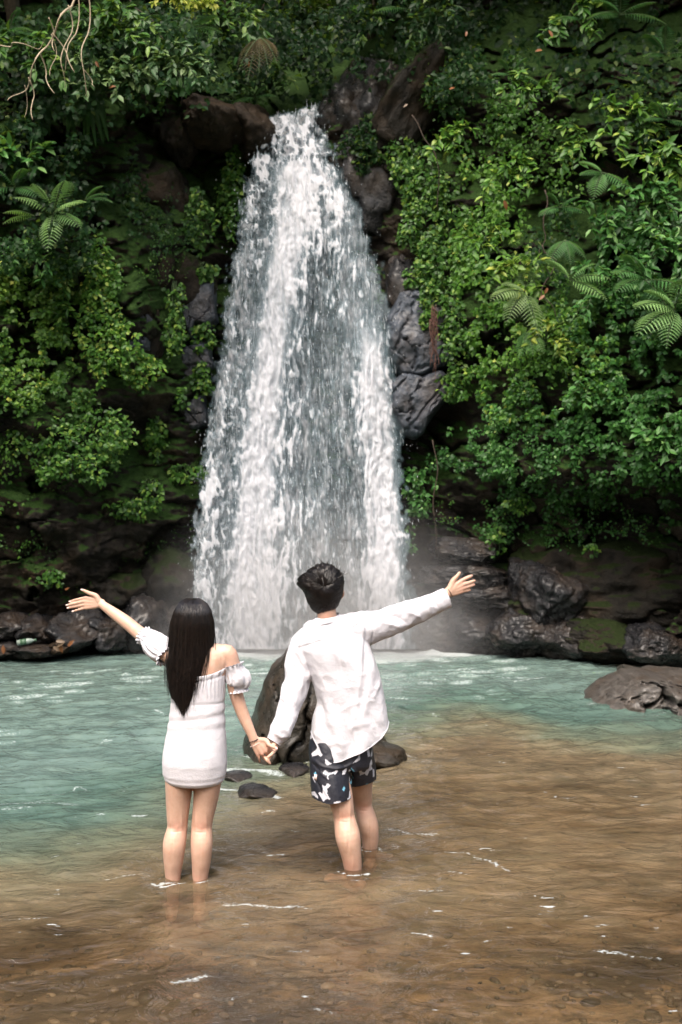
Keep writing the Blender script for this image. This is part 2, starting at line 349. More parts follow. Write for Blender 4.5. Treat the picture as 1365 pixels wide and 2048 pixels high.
bp = bump(nt, bh, .55, .04, None)
tb = noise(nt, 1.1, 5, .65, stretch=(1, 1.5, 1)); tb2 = noise(nt, 6, 5, .65, stretch=(.8, 2, 1))
dd = math_(nt, 'ADD', dA.outputs['Fac'], math_(nt, 'MULTIPLY', math_(nt, 'SUBTRACT', tb.outputs[0], .5), .30))
turb = ramp(nt, dd, [(.10, (.205, .142, .082)), (.28, (.175, .136, .084)), (.45, (.12, .132, .092)), (.68, (.078, .128, .108)), (1.0, (.125, .185, .168)), ]).outputs[0]
opac = ramp(nt, math_(nt, 'ADD', dd, math_(nt, 'MULTIPLY', math_(nt, 'SUBTRACT', tb2.outputs[0], .5), .25)), [(.03, (.08,) * 3), (.12, (.22,) * 3), (.22, (.64,) * 3), (.42, (.95, .95, .95))]).outputs[0]
tb3 = noise(nt, 2.2, 5, .62, stretch=(1, 1.3, 1)); tb3.inputs['Distortion'].default_value = 1.5; turb = mixc(nt, 1.0, turb, ramp(nt, tb3.outputs[0], [(.30, (.62, .66, .66)), (.5, (.95, .95, .95)), (.72, (1.2, 1.17, 1.12))]).outputs[0], 'MULTIPLY')
dif = N(nt, 'ShaderNodeBsdfDiffuse'); nt.links.new(turb, dif.inputs[0]); nt.links.new(bp.outputs[0], dif.inputs[2])
trn = N(nt, 'ShaderNodeBsdfTransparent'); trn.inputs[0].default_value = (.93, .86, .74, 1)
mx1 = N(nt, 'ShaderNodeMixShader'); nt.links.new(opac, mx1.inputs[0]); nt.links.new(trn.outputs[0], mx1.inputs[1]); nt.links.new(dif.outputs[0], mx1.inputs[2])
gl = N(nt, 'ShaderNodeBsdfGlossy'); gl.inputs['Roughness'].default_value = .07; nt.links.new(bp.outputs[0], gl.inputs['Normal'])
fr = N(nt, 'ShaderNodeFresnel', IOR=1.58); nt.links.new(bp.outputs[0], fr.inputs['Normal'])
mx2 = N(nt, 'ShaderNodeMixShader'); nt.links.new(fr.outputs[0], mx2.inputs[0]); nt.links.new(mx1.outputs[0], mx2.inputs[1]); nt.links.new(gl.outputs[0], mx2.inputs[2])
fn = noise(nt, 48, 5, .75, stretch=(1, 2.2, 1)); fn2 = noise(nt, 3.0, 5, .6, stretch=(1, 2.8, 1))
ff = math_(nt, 'ADD', math_(nt, 'MULTIPLY', fA.outputs['Fac'], .55), math_(nt, 'MULTIPLY', fn.outputs[0], 1.0))
ff = math_(nt, 'ADD', ff, math_(nt, 'MULTIPLY', fn2.outputs[0], .35))
fm = ramp(nt, ff, [(.96, (0, 0, 0)), (1.12, (.72, .72, .72))]).outputs[0]
wd = N(nt, 'ShaderNodeBsdfDiffuse'); wd.inputs[0].default_value = (.50, .55, .56, 1)
fm = math_(nt, 'MULTIPLY', fm, math_(nt, 'ADD', math_(nt, 'MULTIPLY', fA.outputs['Fac'], .75), .38), True)
mx3 = N(nt, 'ShaderNodeMixShader'); nt.links.new(fm, mx3.inputs[0]); nt.links.new(mx2.outputs[0], mx3.inputs[1]); nt.links.new(wd.outputs[0], mx3.inputs[2])
nt.links.new(mx3.outputs[0], out.inputs[0]); WATER = m
# foam painted on small crests further out, standing in for their glints
cr = (wave(WX, WY + .03) - wave(WX, WY - .03))
cr = sstep(np.percentile(cr, 90), np.percentile(cr, 98.2), cr) * sstep(-.35, .3, fbm(WX * .7, WY * .9, 0, 341, 2))
foam = np.maximum(foam, (.30 + .18 * sstep(5.5, 8, WY)) * cr * (.45 + .55 * sstep(3.6, 6.5, WY)) * (.68 + .42 * sstep(.25, .8, dep)))
tag(fastmesh('water', np.stack((WX, WY, WZ), -1).reshape(-1, 3), [grid_faces(len(wys), len(wxs))], WATER, attrs={'depth': dep.ravel(), 'foam': foam.ravel()}), kind='structure')

# ================================================================ THE FALLS
def wd_(u, v): 
    t = np.clip((v - 205) / 1090.0, 0, 1.05)
    return 13.45 - .72 * np.sqrt(t) + .10 * np.sin(u / 38 + v / 160) * t
Ledge = [(205, 640), (235, 533), (300, 508), (420, 482), (560, 455), (760, 430), (960, 402), (1100, 388), (1300, 378)]
Redge = [(205, 648), (250, 640), (330, 672), (400, 708), (480, 745), (560, 775), (700, 800), (850, 806), (1000, 806), (1100, 815), (1300, 838)]
TopL = lambda v: interp(v, Ledge)
def dens(u, v, want_core=False):
    L = interp(v, Ledge); Rr = interp(v, Redge)
    n = lambda k, s: fbm(u / k, v / (k * 3), 0, s, 3)
    inside = sstep(-8, 14, u - L + 16 * fbm(u / 10, v / 14, 0, 91, 2)) * sstep(-10, 26, Rr - u + 22 * fbm(u / 12, v / 16, 0, 93, 2))
    topcut = sstep(interp(u, [(520, 262), (545, 226), (590, 224), (608, 212), (640, 200), (655, 205)]) - 6, interp(u, [(520, 262), (545, 226), (590, 224), (608, 212), (640, 200), (655, 205)]) + 14, v)
    g = lambda c, w_: np.exp(-((u - c) / w_) ** 2)
    cA = interp(v, [(200, 590), (330, 588), (420, 592), (520, 572), (640, 552), (760, 536), (900, 520), (1050, 508), (1300, 500)])
    wA = interp(v, [(200, 50), (330, 44), (450, 42), (600, 34), (900, 40), (1300, 60)])
    cB = interp(v, [(330, 655), (400, 672), (500, 700), (600, 722), (700, 742), (850, 758), (1000, 768), (1300, 775)])
    kB = interp(v, [(330, .0), (345, .85), (420, .8), (520, .45), (640, .75), (760, 1.1), (1150, 1.05), (1300, .8)])
    wB = interp(v, [(330, 30), (450, 26), (700, 34), (900, 34), (1300, 44)])
    cB2 = interp(v, [(540, 592), (700, 602), (1000, 640)])
    core = np.clip(1.25 * g(cA, wA * 1.05) * sstep(300, 345, v) + kB * 1.1 * g(cB, wB) * (.4 + .6 * sstep(600, 700, v)), 0, 1)
    d = .70 * g(cA, wA * 1.7) + kB * .66 * g(cB, wB * 1.5) + .16 * sstep(700, 1100, v) + .26 * g(L + 20, 22) - .16 * g(L + 52, 24) + .20 * g(cB2, 16) * sstep(540, 580, v) * sstep(900, 700, v) + .49 + .18 * sstep(330, 260, v) + .25 * g(640, 40) * sstep(280, 345, v) * sstep(600, 480, v) 
    d = d - .42 * np.exp(-((u - 640 - (v - 380) * .22) / 15) ** 2) * sstep(350, 372, v) * sstep(520, 410, v)
    d = d - .10 * np.exp(-((u - 655) / 34) ** 2) * sstep(540, 640, v) * sstep(780, 700, v) - .20 * np.exp(-((u - 690) / 34) ** 2 - ((v - 1000) / 120) ** 2)
    d = d - .22 * np.exp(-((u - 760) / 50) ** 2 - ((v - 520) / 120) ** 2)
    d = d - .28 * sstep(1180, 1290, v) * 0
    d = d + .22 * n(26, 95)
    if want_core: return np.clip(d, 0, 1.5) * inside * topcut, core
    return np.clip(d, 0, 1.5) * inside * topcut
fu = np.arange(340, 900, 1.9); fv = np.arange(196, 1300, 2.6)
FU, FV = np.meshgrid(fu, fv)
dn, CORE = dens(FU, FV, True)
def sheet(seed, off, kind):
    warp = 9 * fbm(FU / 26, FV / 60, 0, seed + 1, 2)
    long_ = fbm((FU + warp) / 6.0, FV / 80, 0, seed + 2, 4, .6)
    clump = fbm((FU + warp) / 7.5, FV / 20 - .4, 0, seed + 3, 4, .6)
    fine = .6 * fbm((FU) / 3.0, FV / 14, 0, seed + 4, 2)
    cl = sstep(40, 200, FU - TopL(FV)) * sstep(320, 420, FV)         # smoother threads away from the broken left edge
    cl = .95 - .62 * cl + .2 * sstep(520, 300, FV)
    cl = np.clip(cl, 0, 1)
    lace = .62 - 3.0 * np.abs(fbm((FU + warp) / 10.5, FV / 15, 0, seed + 7, 3, .55))
    up_ = sstep(620, 420, FV) * .8 + .35
    tex = (1 - cl) * (long_ * 1.0 + .5 * clump) + cl * (clump * (1.45 - up_ * .6) + .75 * up_ * lace + .25 * long_) + .22 * fine
    if kind == 0: al = .50 * sstep(.02, .35, dn) + .45 * sstep(-.3, .9, tex * .8 + (dn - .55) * 1.2)
    else: al = np.maximum(sstep(.0, .75, tex * 1.0 * (1 - .5 * CORE) + (dn - .66) * 1.1), (.92 + .30 * long_ + .15 * clump) * np.clip(CORE, 0, 1) ** 1.1)
    al = al * sstep(.02, .2, dn)
    Y = wd_(FU, FV) + off - .035 * clump - .02 * long_
    return Y, al
m, nt, b, out = mat('falling_water'); nt.nodes.remove(b)
a = attr(nt, 'alpha'); fn_ = noise(nt, 26, 3, .6, stretch=(1, 1, .22))
aa = math_(nt, 'MULTIPLY', a.outputs['Fac'], ramp(nt, fn_.outputs[0], [(.30, (.72,) * 3), (.6, (1, 1, 1))]).outputs[0], True)
df = N(nt, 'ShaderNodeBsdfDiffuse'); cc = ramp(nt, a.outputs['Fac'], [(0, (.085, .13, .148)), (.4, (.155, .215, .245)), (.68, (.37, .42, .465)), (.95, (.66, .67, .72))]).outputs[0]; nt.links.new(cc, df.inputs[0])
tl = N(nt, 'ShaderNodeBsdfTranslucent'); nt.links.new(cc, tl.inputs[0])
ms = N(nt, 'ShaderNodeMixShader'); ms.inputs[0].default_value = .25; nt.links.new(df.outputs[0], ms.inputs[1]); nt.links.new(tl.outputs[0], ms.inputs[2])
tp = N(nt, 'ShaderNodeBsdfTransparent'); mo = N(nt, 'ShaderNodeMixShader'); nt.links.new(aa, mo.inputs[0]); nt.links.new(tp.outputs[0], mo.inputs[1]); nt.links.new(ms.outputs[0], mo.inputs[2])
nt.links.new(mo.outputs[0], out.inputs[0]); FALLS = m
falls = empty('waterfall', P(600, 1290, 12.75), 'tall white waterfall spreading down the dark cliff into the pool', 'waterfall')
def add_sheet(name, seed, off, kind):
    Y, al = sheet(seed, off, kind); keep = al > .02
    f = grid_faces(len(fv), len(fu)); kf = keep.ravel()[f].any(1)
    ver = PV(FU, FV, Y).reshape(-1, 3); f = f[kf]
    used = np.zeros(len(ver), bool); used[f] = True; idx = np.cumsum(used) - 1
    return fastmesh(name, (ver - np.array(falls.location))[used], [idx[f]], FALLS, falls, attrs={'alpha': al.ravel()[used]})
add_sheet('back_veil', 100, .16, 0); add_sheet('water_curtain', 140, 0.0, 1); add_sheet('water_curtain', 180, -.16, 1)
# falling drops and threads in front of the sheets
def droplets(n, seed, ln, wd2, spread, jitter, power=1.0, box=(350, 880, 210, 1290)):
    r = np.random.default_rng(seed); out = []
    u = r.uniform(box[0] - 30, box[1] + 30, n * 6); v = r.uniform(box[2], box[3], n * 6)
    uu = u + r.normal(0, spread, len(u)); d = dens(uu, v)
    k = r.random(len(u)) < np.clip(d, 0, 1) ** power * .9; u, v = u[k][:n], v[k][:n]
    Y = wd_(u, v) - r.uniform(-.1, jitter, len(u)); p = PV(u, v, Y)
    L = r.uniform(*ln, len(u))[:, None] * Y[:, None] / F; W = r.uniform(*wd2, len(u))[:, None] * Y[:, None] / F
    lean = norm(np.stack(((u - 600) / 1500 + r.normal(0, .05, len(u)), np.zeros(len(u)), -np.ones(len(u))), -1))
    s = np.cross(lean, (0, 1, 0)); q = np.cross(lean, s)
    T = np.array([(0, 0, -.5), (.5, 0, -.05), (-.25, .43, .05), (-.25, -.43, 0), (0, 0, .5)])
    vv = p[:, None] + T[None, :, 2:3] * L[:, None] * lean[:, None] * -1 + T[None, :, 0:1] * W[:, None] * s[:, None] + T[None, :, 1:2] * W[:, None] * q[:, None]
    fc = np.array([(0, 1, 2), (0, 2, 3), (0, 3, 1), (4, 2, 1), (4, 3, 2), (4, 1, 3)])
    f = (np.arange(len(u))[:, None, None] * 5 + fc[None]).reshape(-1, 3)
    return vv.reshape(-1, 3), f
m, nt, b, out = mat('water_drops'); b.inputs['Base Color'].default_value = (.56, .60, .65, 1); b.inputs['Roughness'].default_value = .3
b.inputs['Subsurface Weight'].default_value = 0; DROP = m
V1, F1, base = [], [], 0
for a_ in ((4000, 1, (10, 34), (.6, 1.3), 3, .2, 1.8), (1200, 2, (3, 8), (1.1, 2.3), 18, .35, 1.3), (2600, 3, (1.6, 4.5), (.6, 1.2), 26, .5, .8)):
    vv, f = droplets(*a_); V1.append(vv); F1.append(f + base); base += len(vv)
tag(fastmesh('falling_drops', np.concatenate(V1) - np.array(falls.location), [np.concatenate(F1)], DROP, falls), kind='stuff')

# spray hanging over the foot of the falls
m = bpy.data.materials.new('spray'); m.use_nodes = True; nt = m.node_tree; nt.nodes.remove(nt.nodes['Principled BSDF']); out = nt.nodes['Material Output']
tc = N(nt, 'ShaderNodeTexCoord'); mp = N(nt, 'ShaderNodeMapping'); mp.inputs['Scale'].default_value = (1, 1, 1); nt.links.new(tc.outputs['Object'], mp.inputs[0])
gr = N(nt, 'ShaderNodeTexGradient'); gr.gradient_type = 'QUADRATIC_SPHERE'; nt.links.new(mp.outputs[0], gr.inputs[0])
nz = noise(nt, 3.0, 3, .6); dn_ = math_(nt, 'MULTIPLY', gr.outputs['Fac'], math_(nt, 'MULTIPLY', ramp(nt, nz.outputs[0], [(.3, (.25,) * 3), (.7, (1,) * 3)]).outputs[0], 3.6))
pv = N(nt, 'ShaderNodeVolumePrincipled'); pv.inputs['Color'].default_value = (.97, .98, 1, 1); nt.links.new(dn_, pv.inputs['Density']); nt.links.new(pv.outputs[0], out.inputs['Volume'])
bm = bmesh.new(); bmesh.ops.create_icosphere(bm, subdivisions=3, radius=1); me = bpy.data.meshes.new('spray_mist'); bm.to_mesh(me); bm.free(); me.materials.append(m)
o = bpy.data.objects.new('mist', me); COL.objects.link(o); o.location = (-.25, 12.45, .1); o.scale = (2.7, 1.05, 2.3); tag(o, 'fine white spray hanging over the foot of the falls', kind='stuff')
scene.cycles.volume_step_rate = 2.0

# pebbles lying on the bed in the shallows
r = np.random.default_rng(19); n = 900; px_ = np.where(r.random(n) < .5, r.normal(1.35, .55, n), r.normal(-.7, .6, n)); py_ = np.where(r.random(n) < .7, r.normal(3.75, .4, n), r.uniform(3.2, 5.5, n))
s_ = r.gamma(2.0, .0045, n) + .005; T = norm(np.array([(a, b_, c) for a in (-1, 0, 1) for b_ in (-1, 0, 1) for c in (-1, 0, 1) if (a, b_, c) != (0, 0, 0)], float))
from mathutils import geometry
bm = bmesh.new(); bmesh.ops.create_icosphere(bm, subdivisions=2, radius=1); tv = np.array([v.co[:] for v in bm.verts]); tf = np.array([[v.index for v in f.verts] for f in bm.faces]); bm.free()
an = r.uniform(0, 6.28, n); sc3 = np.stack((s_ * r.uniform(.9, 1.7, n), s_ * r.uniform(.7, 1.1, n), s_ * r.uniform(.4, .7, n)), -1)
vv = tv[None] * sc3[:, None] * (1 + .18 * fbm(tv[:, 0] * 1.5 + np.arange(n)[:, None] * 3.3, tv[:, 1] * 1.5, tv[:, 2] * 1.5, 5, 2))[..., None]
vv = np.stack((vv[..., 0] * np.cos(an)[:, None] - vv[..., 1] * np.sin(an)[:, None], vv[..., 0] * np.sin(an)[:, None] + vv[..., 1] * np.cos(an)[:, None], vv[..., 2]), -1) + np.stack((px_, py_, bed(px_, py_) + .002), -1)[:, None]
m, nt, b, out = mat('pebble_stone'); nt.links.new(ramp(nt, attr(nt, 'tint').outputs['Fac'], [(0, (.02, .017, .013)), (.6, (.07, .055, .04)), (1, (.22, .17, .12))]).outputs[0], b.inputs['Base Color']); b.inputs['Roughness'].default_value = .5
tag(fastmesh('gravel', vv.reshape(-1, 3), [(np.arange(n)[:, None, None] * len(tv) + tf[None]).reshape(-1, 3)], m, attrs={'tint': np.repeat(r.random(n), len(tv))}), 'dark pebbles scattered on the shallow river bed', kind='stuff')
# ================================================================ BOULDERS
def boulder(name, c, rad, seed, material, label, group=None, planes=9, sub=5, flat=.0, rot=0.0, mossv=0.0, rough=.075, sharp=26, cat='rock', extra=None):
    """an angular, weathered rock: a soft polytope with worn edges and noise; c = centre, rad = half sizes"""
    r = np.random.default_rng(seed)
    bm = bmesh.new(); bmesh.ops.create_icosphere(bm, subdivisions=sub, radius=1)
    d = norm(np.array([v.co[:] for v in bm.verts])); f = np.array([[v.index for v in fc.verts] for fc in bm.faces]); bm.free()
    nrm = norm(r.normal(0, 1, (planes, 3))); dist = r.uniform(.72, 1.0, planes)
    if extra is not None:
        nrm = np.concatenate((nrm, norm(np.array([e[:3] for e in extra], float)))); dist = np.concatenate((dist, [e[3] for e in extra]))
    dot = np.maximum(d @ nrm.T, 1e-3); k = dist[None] / dot
    rr = (np.sum(k ** -sharp, 1)) ** (-1 / sharp); rr = np.minimum(rr, 1.12)
    p = d * rr[:, None]
    n = fbm(p[:, 0] * 1.6, p[:, 1] * 1.6, p[:, 2] * 1.6, seed, 5, .55); n2 = 1 - np.abs(fbm(p[:, 0] * 3, p[:, 1] * 3, p[:, 2] * 3, seed + 5, 4)) * 2
    p = p * (1 + rough * 2.2 * n + rough * .5 * n2)[:, None]
    p = p * np.asarray(rad); cs, sn = math.cos(rot), math.sin(rot)
    p = np.stack((p[:, 0] * cs - p[:, 2] * sn, p[:, 1], p[:, 0] * sn + p[:, 2] * cs), -1)
    o = fastmesh(name, p, [f], material, attrs={'moss': np.full(len(p), mossv) + .3 * n})
    o.location = [float(t) for t in c]; return tag(o, label, cat, group)
def rock_at(u, v, Y, ru, rv, ry, seed, material, label, group, **kw):
    Y = Y + ry * (.85 if u > 850 and v > 1000 else .45); kw.setdefault('rough', .13)
    return boulder(kw.pop('name', 'rock'), P(u, v, Y), (1.16 * ru * Y / F, ry * 1.15, 1.14 * rv * Y / F), seed, material, label, group, **kw)
# the boulder standing in the river behind the man, built from a traced silhouette and given its own thickness
def profile_rock(name, outline, Y, thick, seed, material, label, group=None, ridge=.35, cat='rock', mossv=0, rough=.03, pw=2.6, crk=.18):
    o_ = np.array(outline, float); c = o_.mean(0); n = 150
    # resample radially
    seg = np.concatenate((o_, o_[:1])); s = np.concatenate(([0], np.cumsum(np.hypot(*np.diff(seg, axis=0).T)))); t = np.linspace(0, s[-1], n, endpoint=False)
    ring = np.stack((np.interp(t, s, seg[:, 0]), np.interp(t, s, seg[:, 1])), -1)
    ring = (np.roll(ring, 1, 0) + 2 * ring + np.roll(ring, -1, 0)) / 4
    V, K = [], 30
    for side in (1, -1):
        for k in range(K):
            a = k / (K - 1); sc = a ** .8; prof = math.sqrt(max(0, 1 - a ** pw))
            q = c + (ring - c) * sc
            V.append((q, np.full(n, side * prof)))
    UVs = np.concatenate([a for a, _ in V]); S = np.concatenate([b_ for _, b_ in V])
    p = PV(UVs[:, 0], UVs[:, 1], Y); nn = fbm(p[:, 0] * 2.2, p[:, 2] * 2.2, S * .8, seed, 5, .55)
    f1, f2, cc = worley(p[:, 0] * 3.2 + nn, p[:, 2] * 2.4 + nn + S * .3, seed)
    y = Y - S * thick * (1 + ridge * nn + crk * cc - crk * 1.2 * np.exp(-((f2 - f1) / .07) ** 2)) 
    p = np.stack((p[:, 0] + rough * 1.5 * fbm(p[:, 0] * 6, p[:, 2] * 6, S, seed + 3, 4) * 1, y + rough * fbm(p[:, 0] * 7, p[:, 2] * 7, S, seed + 4, 4), p[:, 2] + rough * fbm(p[:, 0] * 6, p[:, 2] * 6, S, seed + 9, 4)), -1)
    f = [grid_faces(K, n, True), grid_faces(K, n, True)[:, ::-1] + K * n]
    loc = PV(c[0], c[1], Y)
    o = fastmesh(name, p - loc, f, material, attrs={'moss': mossv + .4 * nn}); o.location = [float(t) for t in loc]
    # weld front and back rims
    bm = bmesh.new(); bm.from_mesh(o.data); bmesh.ops.remove_doubles(bm, verts=bm.verts, dist=.004); bmesh.ops.recalc_face_normals(bm, faces=bm.faces); bm.to_mesh(o.data); bm.free()
    return tag(o, label, cat, group)
profile_rock('river_boulder', [(470, 1545), (484, 1500), (492, 1462), (508, 1425), (522, 1385), (536, 1345), (552, 1318), (574, 1298), (610, 1296), (650, 1300), (700, 1325), (735, 1370), (760, 1420), (772, 1470), (786, 1500), (800, 1545), (640, 1580)], 7.75, .62, 4, RIVERROCK,
             'big dark boulder rising from the river behind the man', mossv=.0, rough=.03, crk=.11, ridge=.25)
boulder('rock', P(738, 1512, 7.25), (.24, .25, .10), 31, RIVERROCK, 'low dark rock at the foot of the big boulder, right of the shorts', 'rocks breaking the water', sub=5, cat='rock')
profile_rock('river_boulder', [(1150, 1450), (1176, 1404), (1198, 1380), (1224, 1360), (1256, 1345), (1276, 1336), (1292, 1343), (1322, 1350), (1350, 1344), (1420, 1350), (1500, 1390), (1530, 1460), (1340, 1490)], 9.55, .75, 14, TOPROCK,
             'brown boulder with a pale wet top by the right bank', mossv=-.4)
for i, (u, v, Y, ru, rv, ry, lab) in enumerate([
    (512, 1585, 6.35, 36, 11, .16, 'small wet black rock awash right of the dress hem'),
    (585, 1543, 6.95, 32, 13, .15, 'small slanting wet rock below the joined hands'),
    (470, 1553, 6.8, 30, 9, .12, 'flat rock under white splashes beside the woman'),
    ]):
    boulder('rock', P(u, v, Y), (ru * Y / F, ry, rv * Y / F), 50 + i, WETROCK, lab, 'rocks breaking the water', sub=4)
# rocks along the foot of the cliff, left bank
for i, (u, v, Y, ru, rv, ry, lab, mt) in enumerate([
    (22, 1248, 12.15, 42, 24, .45, 'grey rounded rock at the far left edge of the bank', WETROCK), (84, 1262, 12.2, 34, 26, .4, 'dark rock on the left bank above the bottle', WETROCK),
    (158, 1262, 12.3, 48, 34, .5, 'large rounded wet rock under the raised left hand', WETROCK), (10, 1300, 11.9, 30, 16, .3, 'low rock at the waterline in the left corner', WETROCK),
    (70, 1300, 12.0, 44, 13, .35, 'flat rock at the waterline beneath the plastic bottle', WETROCK), (228, 1262, 12.6, 40, 36, .5, 'wet rock below the raised forearm', WETROCK),
    (300, 1235, 12.85, 62, 75, .6, 'tall wet black rock beside the foot of the falls', WETROCK), (255, 1175, 13.0, 60, 45, .6, 'mossy green rock shoulder above the raised forearm', DARKROCK),
    (345, 1160, 13.15, 55, 60, .6, 'dark rock ledge touching the left edge of the falls', DARKROCK), (118, 1292, 12.0, 20, 12, .2, 'small stone with brown leaves on the left bank', BROWNROCK)]):
    rock_at(u, v, Y, ru, rv, ry, 70 + i, mt, lab, 'rocks at the foot of the cliff', sub=5, mossv=.1 if mt is DARKROCK else -.2)
# right bank slabs and ledges
for i, (u, v, Y, ru, rv, ry, lab, mt, kw) in enumerate([
    (938, 1098, 12.75, 62, 26, .55, 'dark ledge, uppermost of the layered rocks above the man\'s raised hand', WETROCK, {}),
    (925, 1150, 12.7, 66, 24, .55, 'middle ledge directly behind the man\'s raised hand', WETROCK, {}),
    (960, 1192, 12.65, 72, 24, .55, 'lower ledge just below the man\'s raised hand', WETROCK, {}),
    (930, 1255, 12.75, 110, 48, .55, 'wet sloping rock meeting the foam right of the falls', WETROCK, {}),
    (1225, 1180, 12.0, 205, 82, .8, 'huge smooth dark slab on the right bank', DARKROCK, {'rot': .06, 'planes': 5}),
    (1085, 1180, 12.1, 62, 62, .6, 'rounded dark rock at the left end of the huge slab', WETROCK, {}),
    (1040, 1262, 12.2, 58, 42, .45, 'shiny wet rock at the waterline left of the bare slab', WETROCK, {}),
    (1120, 1272, 11.9, 62, 40, .45, 'ribbed shiny rock at the waterline under the slab', WETROCK, {}),
    (1215, 1272, 11.6, 70, 38, .45, 'mossy low rock at the waterline under the slab', DARKROCK, {}),
    (1320, 1292, 11.2, 62, 38, .45, 'wet rock at the waterline in the right corner', WETROCK, {}),
    ]):
    rock_at(u, v, Y, ru, rv, ry, 90 + i, mt, lab, 'rocks on the right bank', sub=6, mossv=.08 if mt is DARKROCK else -.25, **kw)
# faces beside the falls
for i, (u, v, Y, ru, rv, ry, lab, mt, kw) in enumerate([
    (815, 610, 13.25, 46, 80, .3, 'dark wet face touching the spray on the right', WETROCK, {}),
    (268, 630, 12.35, 46, 88, .35, 'mossy rock column with a grey streak left of the falls', DARKROCK, {}),
    (270, 560, 12.5, 66, 75, .35, 'dark overhanging brow of the rock column', DARKROCK, {}),
    (345, 560, 13.0, 60, 60, .25, 'green stained rock between the column and the falls', DARKROCK, {})]):
    if mt is GREYROCK: kw = dict(kw, planes=7, rough=.05, sharp=60)
    rock_at(u, v, Y, ru, rv, ry, 120 + i, mt, lab, 'rocks beside the falls', sub=5, mossv=.2 if mt is DARKROCK else -.1, **kw)
for i, (ol, Y, th, lab) in enumerate([
    ([(770, 640), (800, 585), (838, 578), (872, 606), (906, 640), (926, 690), (912, 728), (880, 745), (840, 760), (800, 756), (775, 720)], 13.0, .34, 'grey angular rock face right of the falls, upper block'),
    ([(772, 770), (805, 748), (845, 752), (880, 742), (908, 764), (898, 792), (868, 832), (846, 868), (826, 880), (800, 868), (780, 830)], 12.98, .36, 'pale grey cracked block right of the falls under the roots'),
    ([(362, 612), (372, 578), (398, 560), (430, 566), (436, 640), (420, 660), (398, 652), (388, 690), (374, 660)], 13.0, .26, 'blue grey wet slab beside the left edge of the falls'),
    ([(354, 716), (378, 694), (420, 684), (430, 730), (402, 760), (392, 800), (366, 788), (356, 750)], 13.0, .26, 'blue grey broken slab between two creeper clumps'),
    ([(368, 806), (410, 792), (418, 850), (388, 862), (370, 852)], 13.0, .24, 'square grey slab below the creeper clumps'),
    ([(228, 640), (240, 610), (262, 590), (290, 596), (310, 640), (304, 700), (270, 712), (236, 716), (230, 680)], 12.2, .34, 'grey streaked foot of the mossy rock column')]):
    profile_rock('rock', ol, Y + .14, th, 210 + i, GREYROCK, lab, 'rocks beside the falls', ridge=.35, pw=9, crk=.13, rough=.02)
# boulders on the lip
for i, (u, v, Y, ru, rv, ry, lab, mt, kw) in enumerate([
    (424, 250, 12.9, 48, 34, .45, 'rounded boulder over the dark hollow left of the lip', BROWNROCK, {'rot': -.15}),
    (505, 262, 13.2, 44, 42, .45, 'angular boulder touching the left side of the falls lip', BROWNROCK, {}),
    (352, 272, 13.1, 34, 46, .4, 'dark boulder left of the hollow', DARKROCK, {}),
    (290, 262, 13.2, 40, 48, .4, 'shadowed mossy boulder behind the hanging leaves', DARKROCK, {}),
    (300, 410, 13.1, 70, 70, .3, 'mossy bulge under the hollow', DARKROCK, {}),
    (822, 212, 13.15, 46, 96, .5, 'tall leaning mossy boulder right of the lip', DARKROCK, {'rot': -.52, 'planes': 6}),
    (742, 205, 13.6, 56, 62, .5, 'dark wet boulder between the lip and the leaning boulder', WETROCK, {}),
    (690, 250, 13.55, 42, 60, .4, 'blue black wet rock touching the right side of the lip', WETROCK, {}),
    (738, 360, 13.45, 60, 90, .3, 'dark rock face under the dripping clump', WETROCK, {})]):
    rock_at(u, v, Y, ru, rv, ry, 150 + i, mt, lab, 'boulders along the lip', sub=5, mossv=.1 if mt is DARKROCK else -.2, **kw)

# ================================================================ LEAVES
TPL4 = np.array([(0, 0, 0), (.42, .5, .10), (.42, -.5, .10), (1, 0, -.12), (.5, 0, -.02)])
F4 = [np.array([(0, 4, 1), (4, 3, 1), (0, 2, 4), (4, 2, 3)])]
TPL7 = np.array([(0, 0, 0), (.22, .36, .06), (.6, .40, .03), (1, 0, -.16), (.6, -.40, .03), (.22, -.36, .06), (.3, 0, -.02), (.65, 0, -.05)])
F7 = [np.array([(0, 6, 1), (0, 5, 6), (7, 3, 2), (7, 4, 3)]), np.array([(6, 7, 2, 1), (6, 5, 4, 7)])]
class Leaves:
    def __init__(s): s.v, s.q, s.t, s.tint, s.n = [], [], [], [], 0
    def add(s, pos, d, nrm, size, width, tint, tpl=TPL4, fc=F4):
        pos = np.asarray(pos, float); n = len(pos)
        if n == 0: return
        d = norm(d); nrm = norm(nrm - (nrm * d).sum(-1, keepdims=True) * d); sd = np.cross(nrm, d)
        size = np.broadcast_to(size, (n,)); width = np.broadcast_to(width, (n,))
        v = pos[:, None] + (tpl[None, :, 0:1] * size[:, None, None]) * d[:, None] + (tpl[None, :, 1:2] * (size * width)[:, None, None]) * sd[:, None] + (tpl[None, :, 2:3] * size[:, None, None]) * nrm[:, None]
        s.v.append(v.reshape(-1, 3)); off = s.n + np.arange(n)[:, None, None] * len(tpl)
        for f in fc: (s.q if f.shape[1] == 4 else s.t).append((off + f[None]).reshape(-1, f.shape[1]))
        s.tint.append(np.repeat(np.broadcast_to(tint, (n,)), len(tpl))); s.n += n * len(tpl)
    def build(s, name, material, parent=None, origin=None):
        v = np.concatenate(s.v)
        if origin is not None: v = v - np.asarray(origin)
        return fastmesh(name, v, [np.concatenate(x) for x in (s.q, s.t) if x], material, parent, smooth=False, attrs={'tint': np.concatenate(s.tint)})
VIEWDIR = np.array((0, -1., 0))
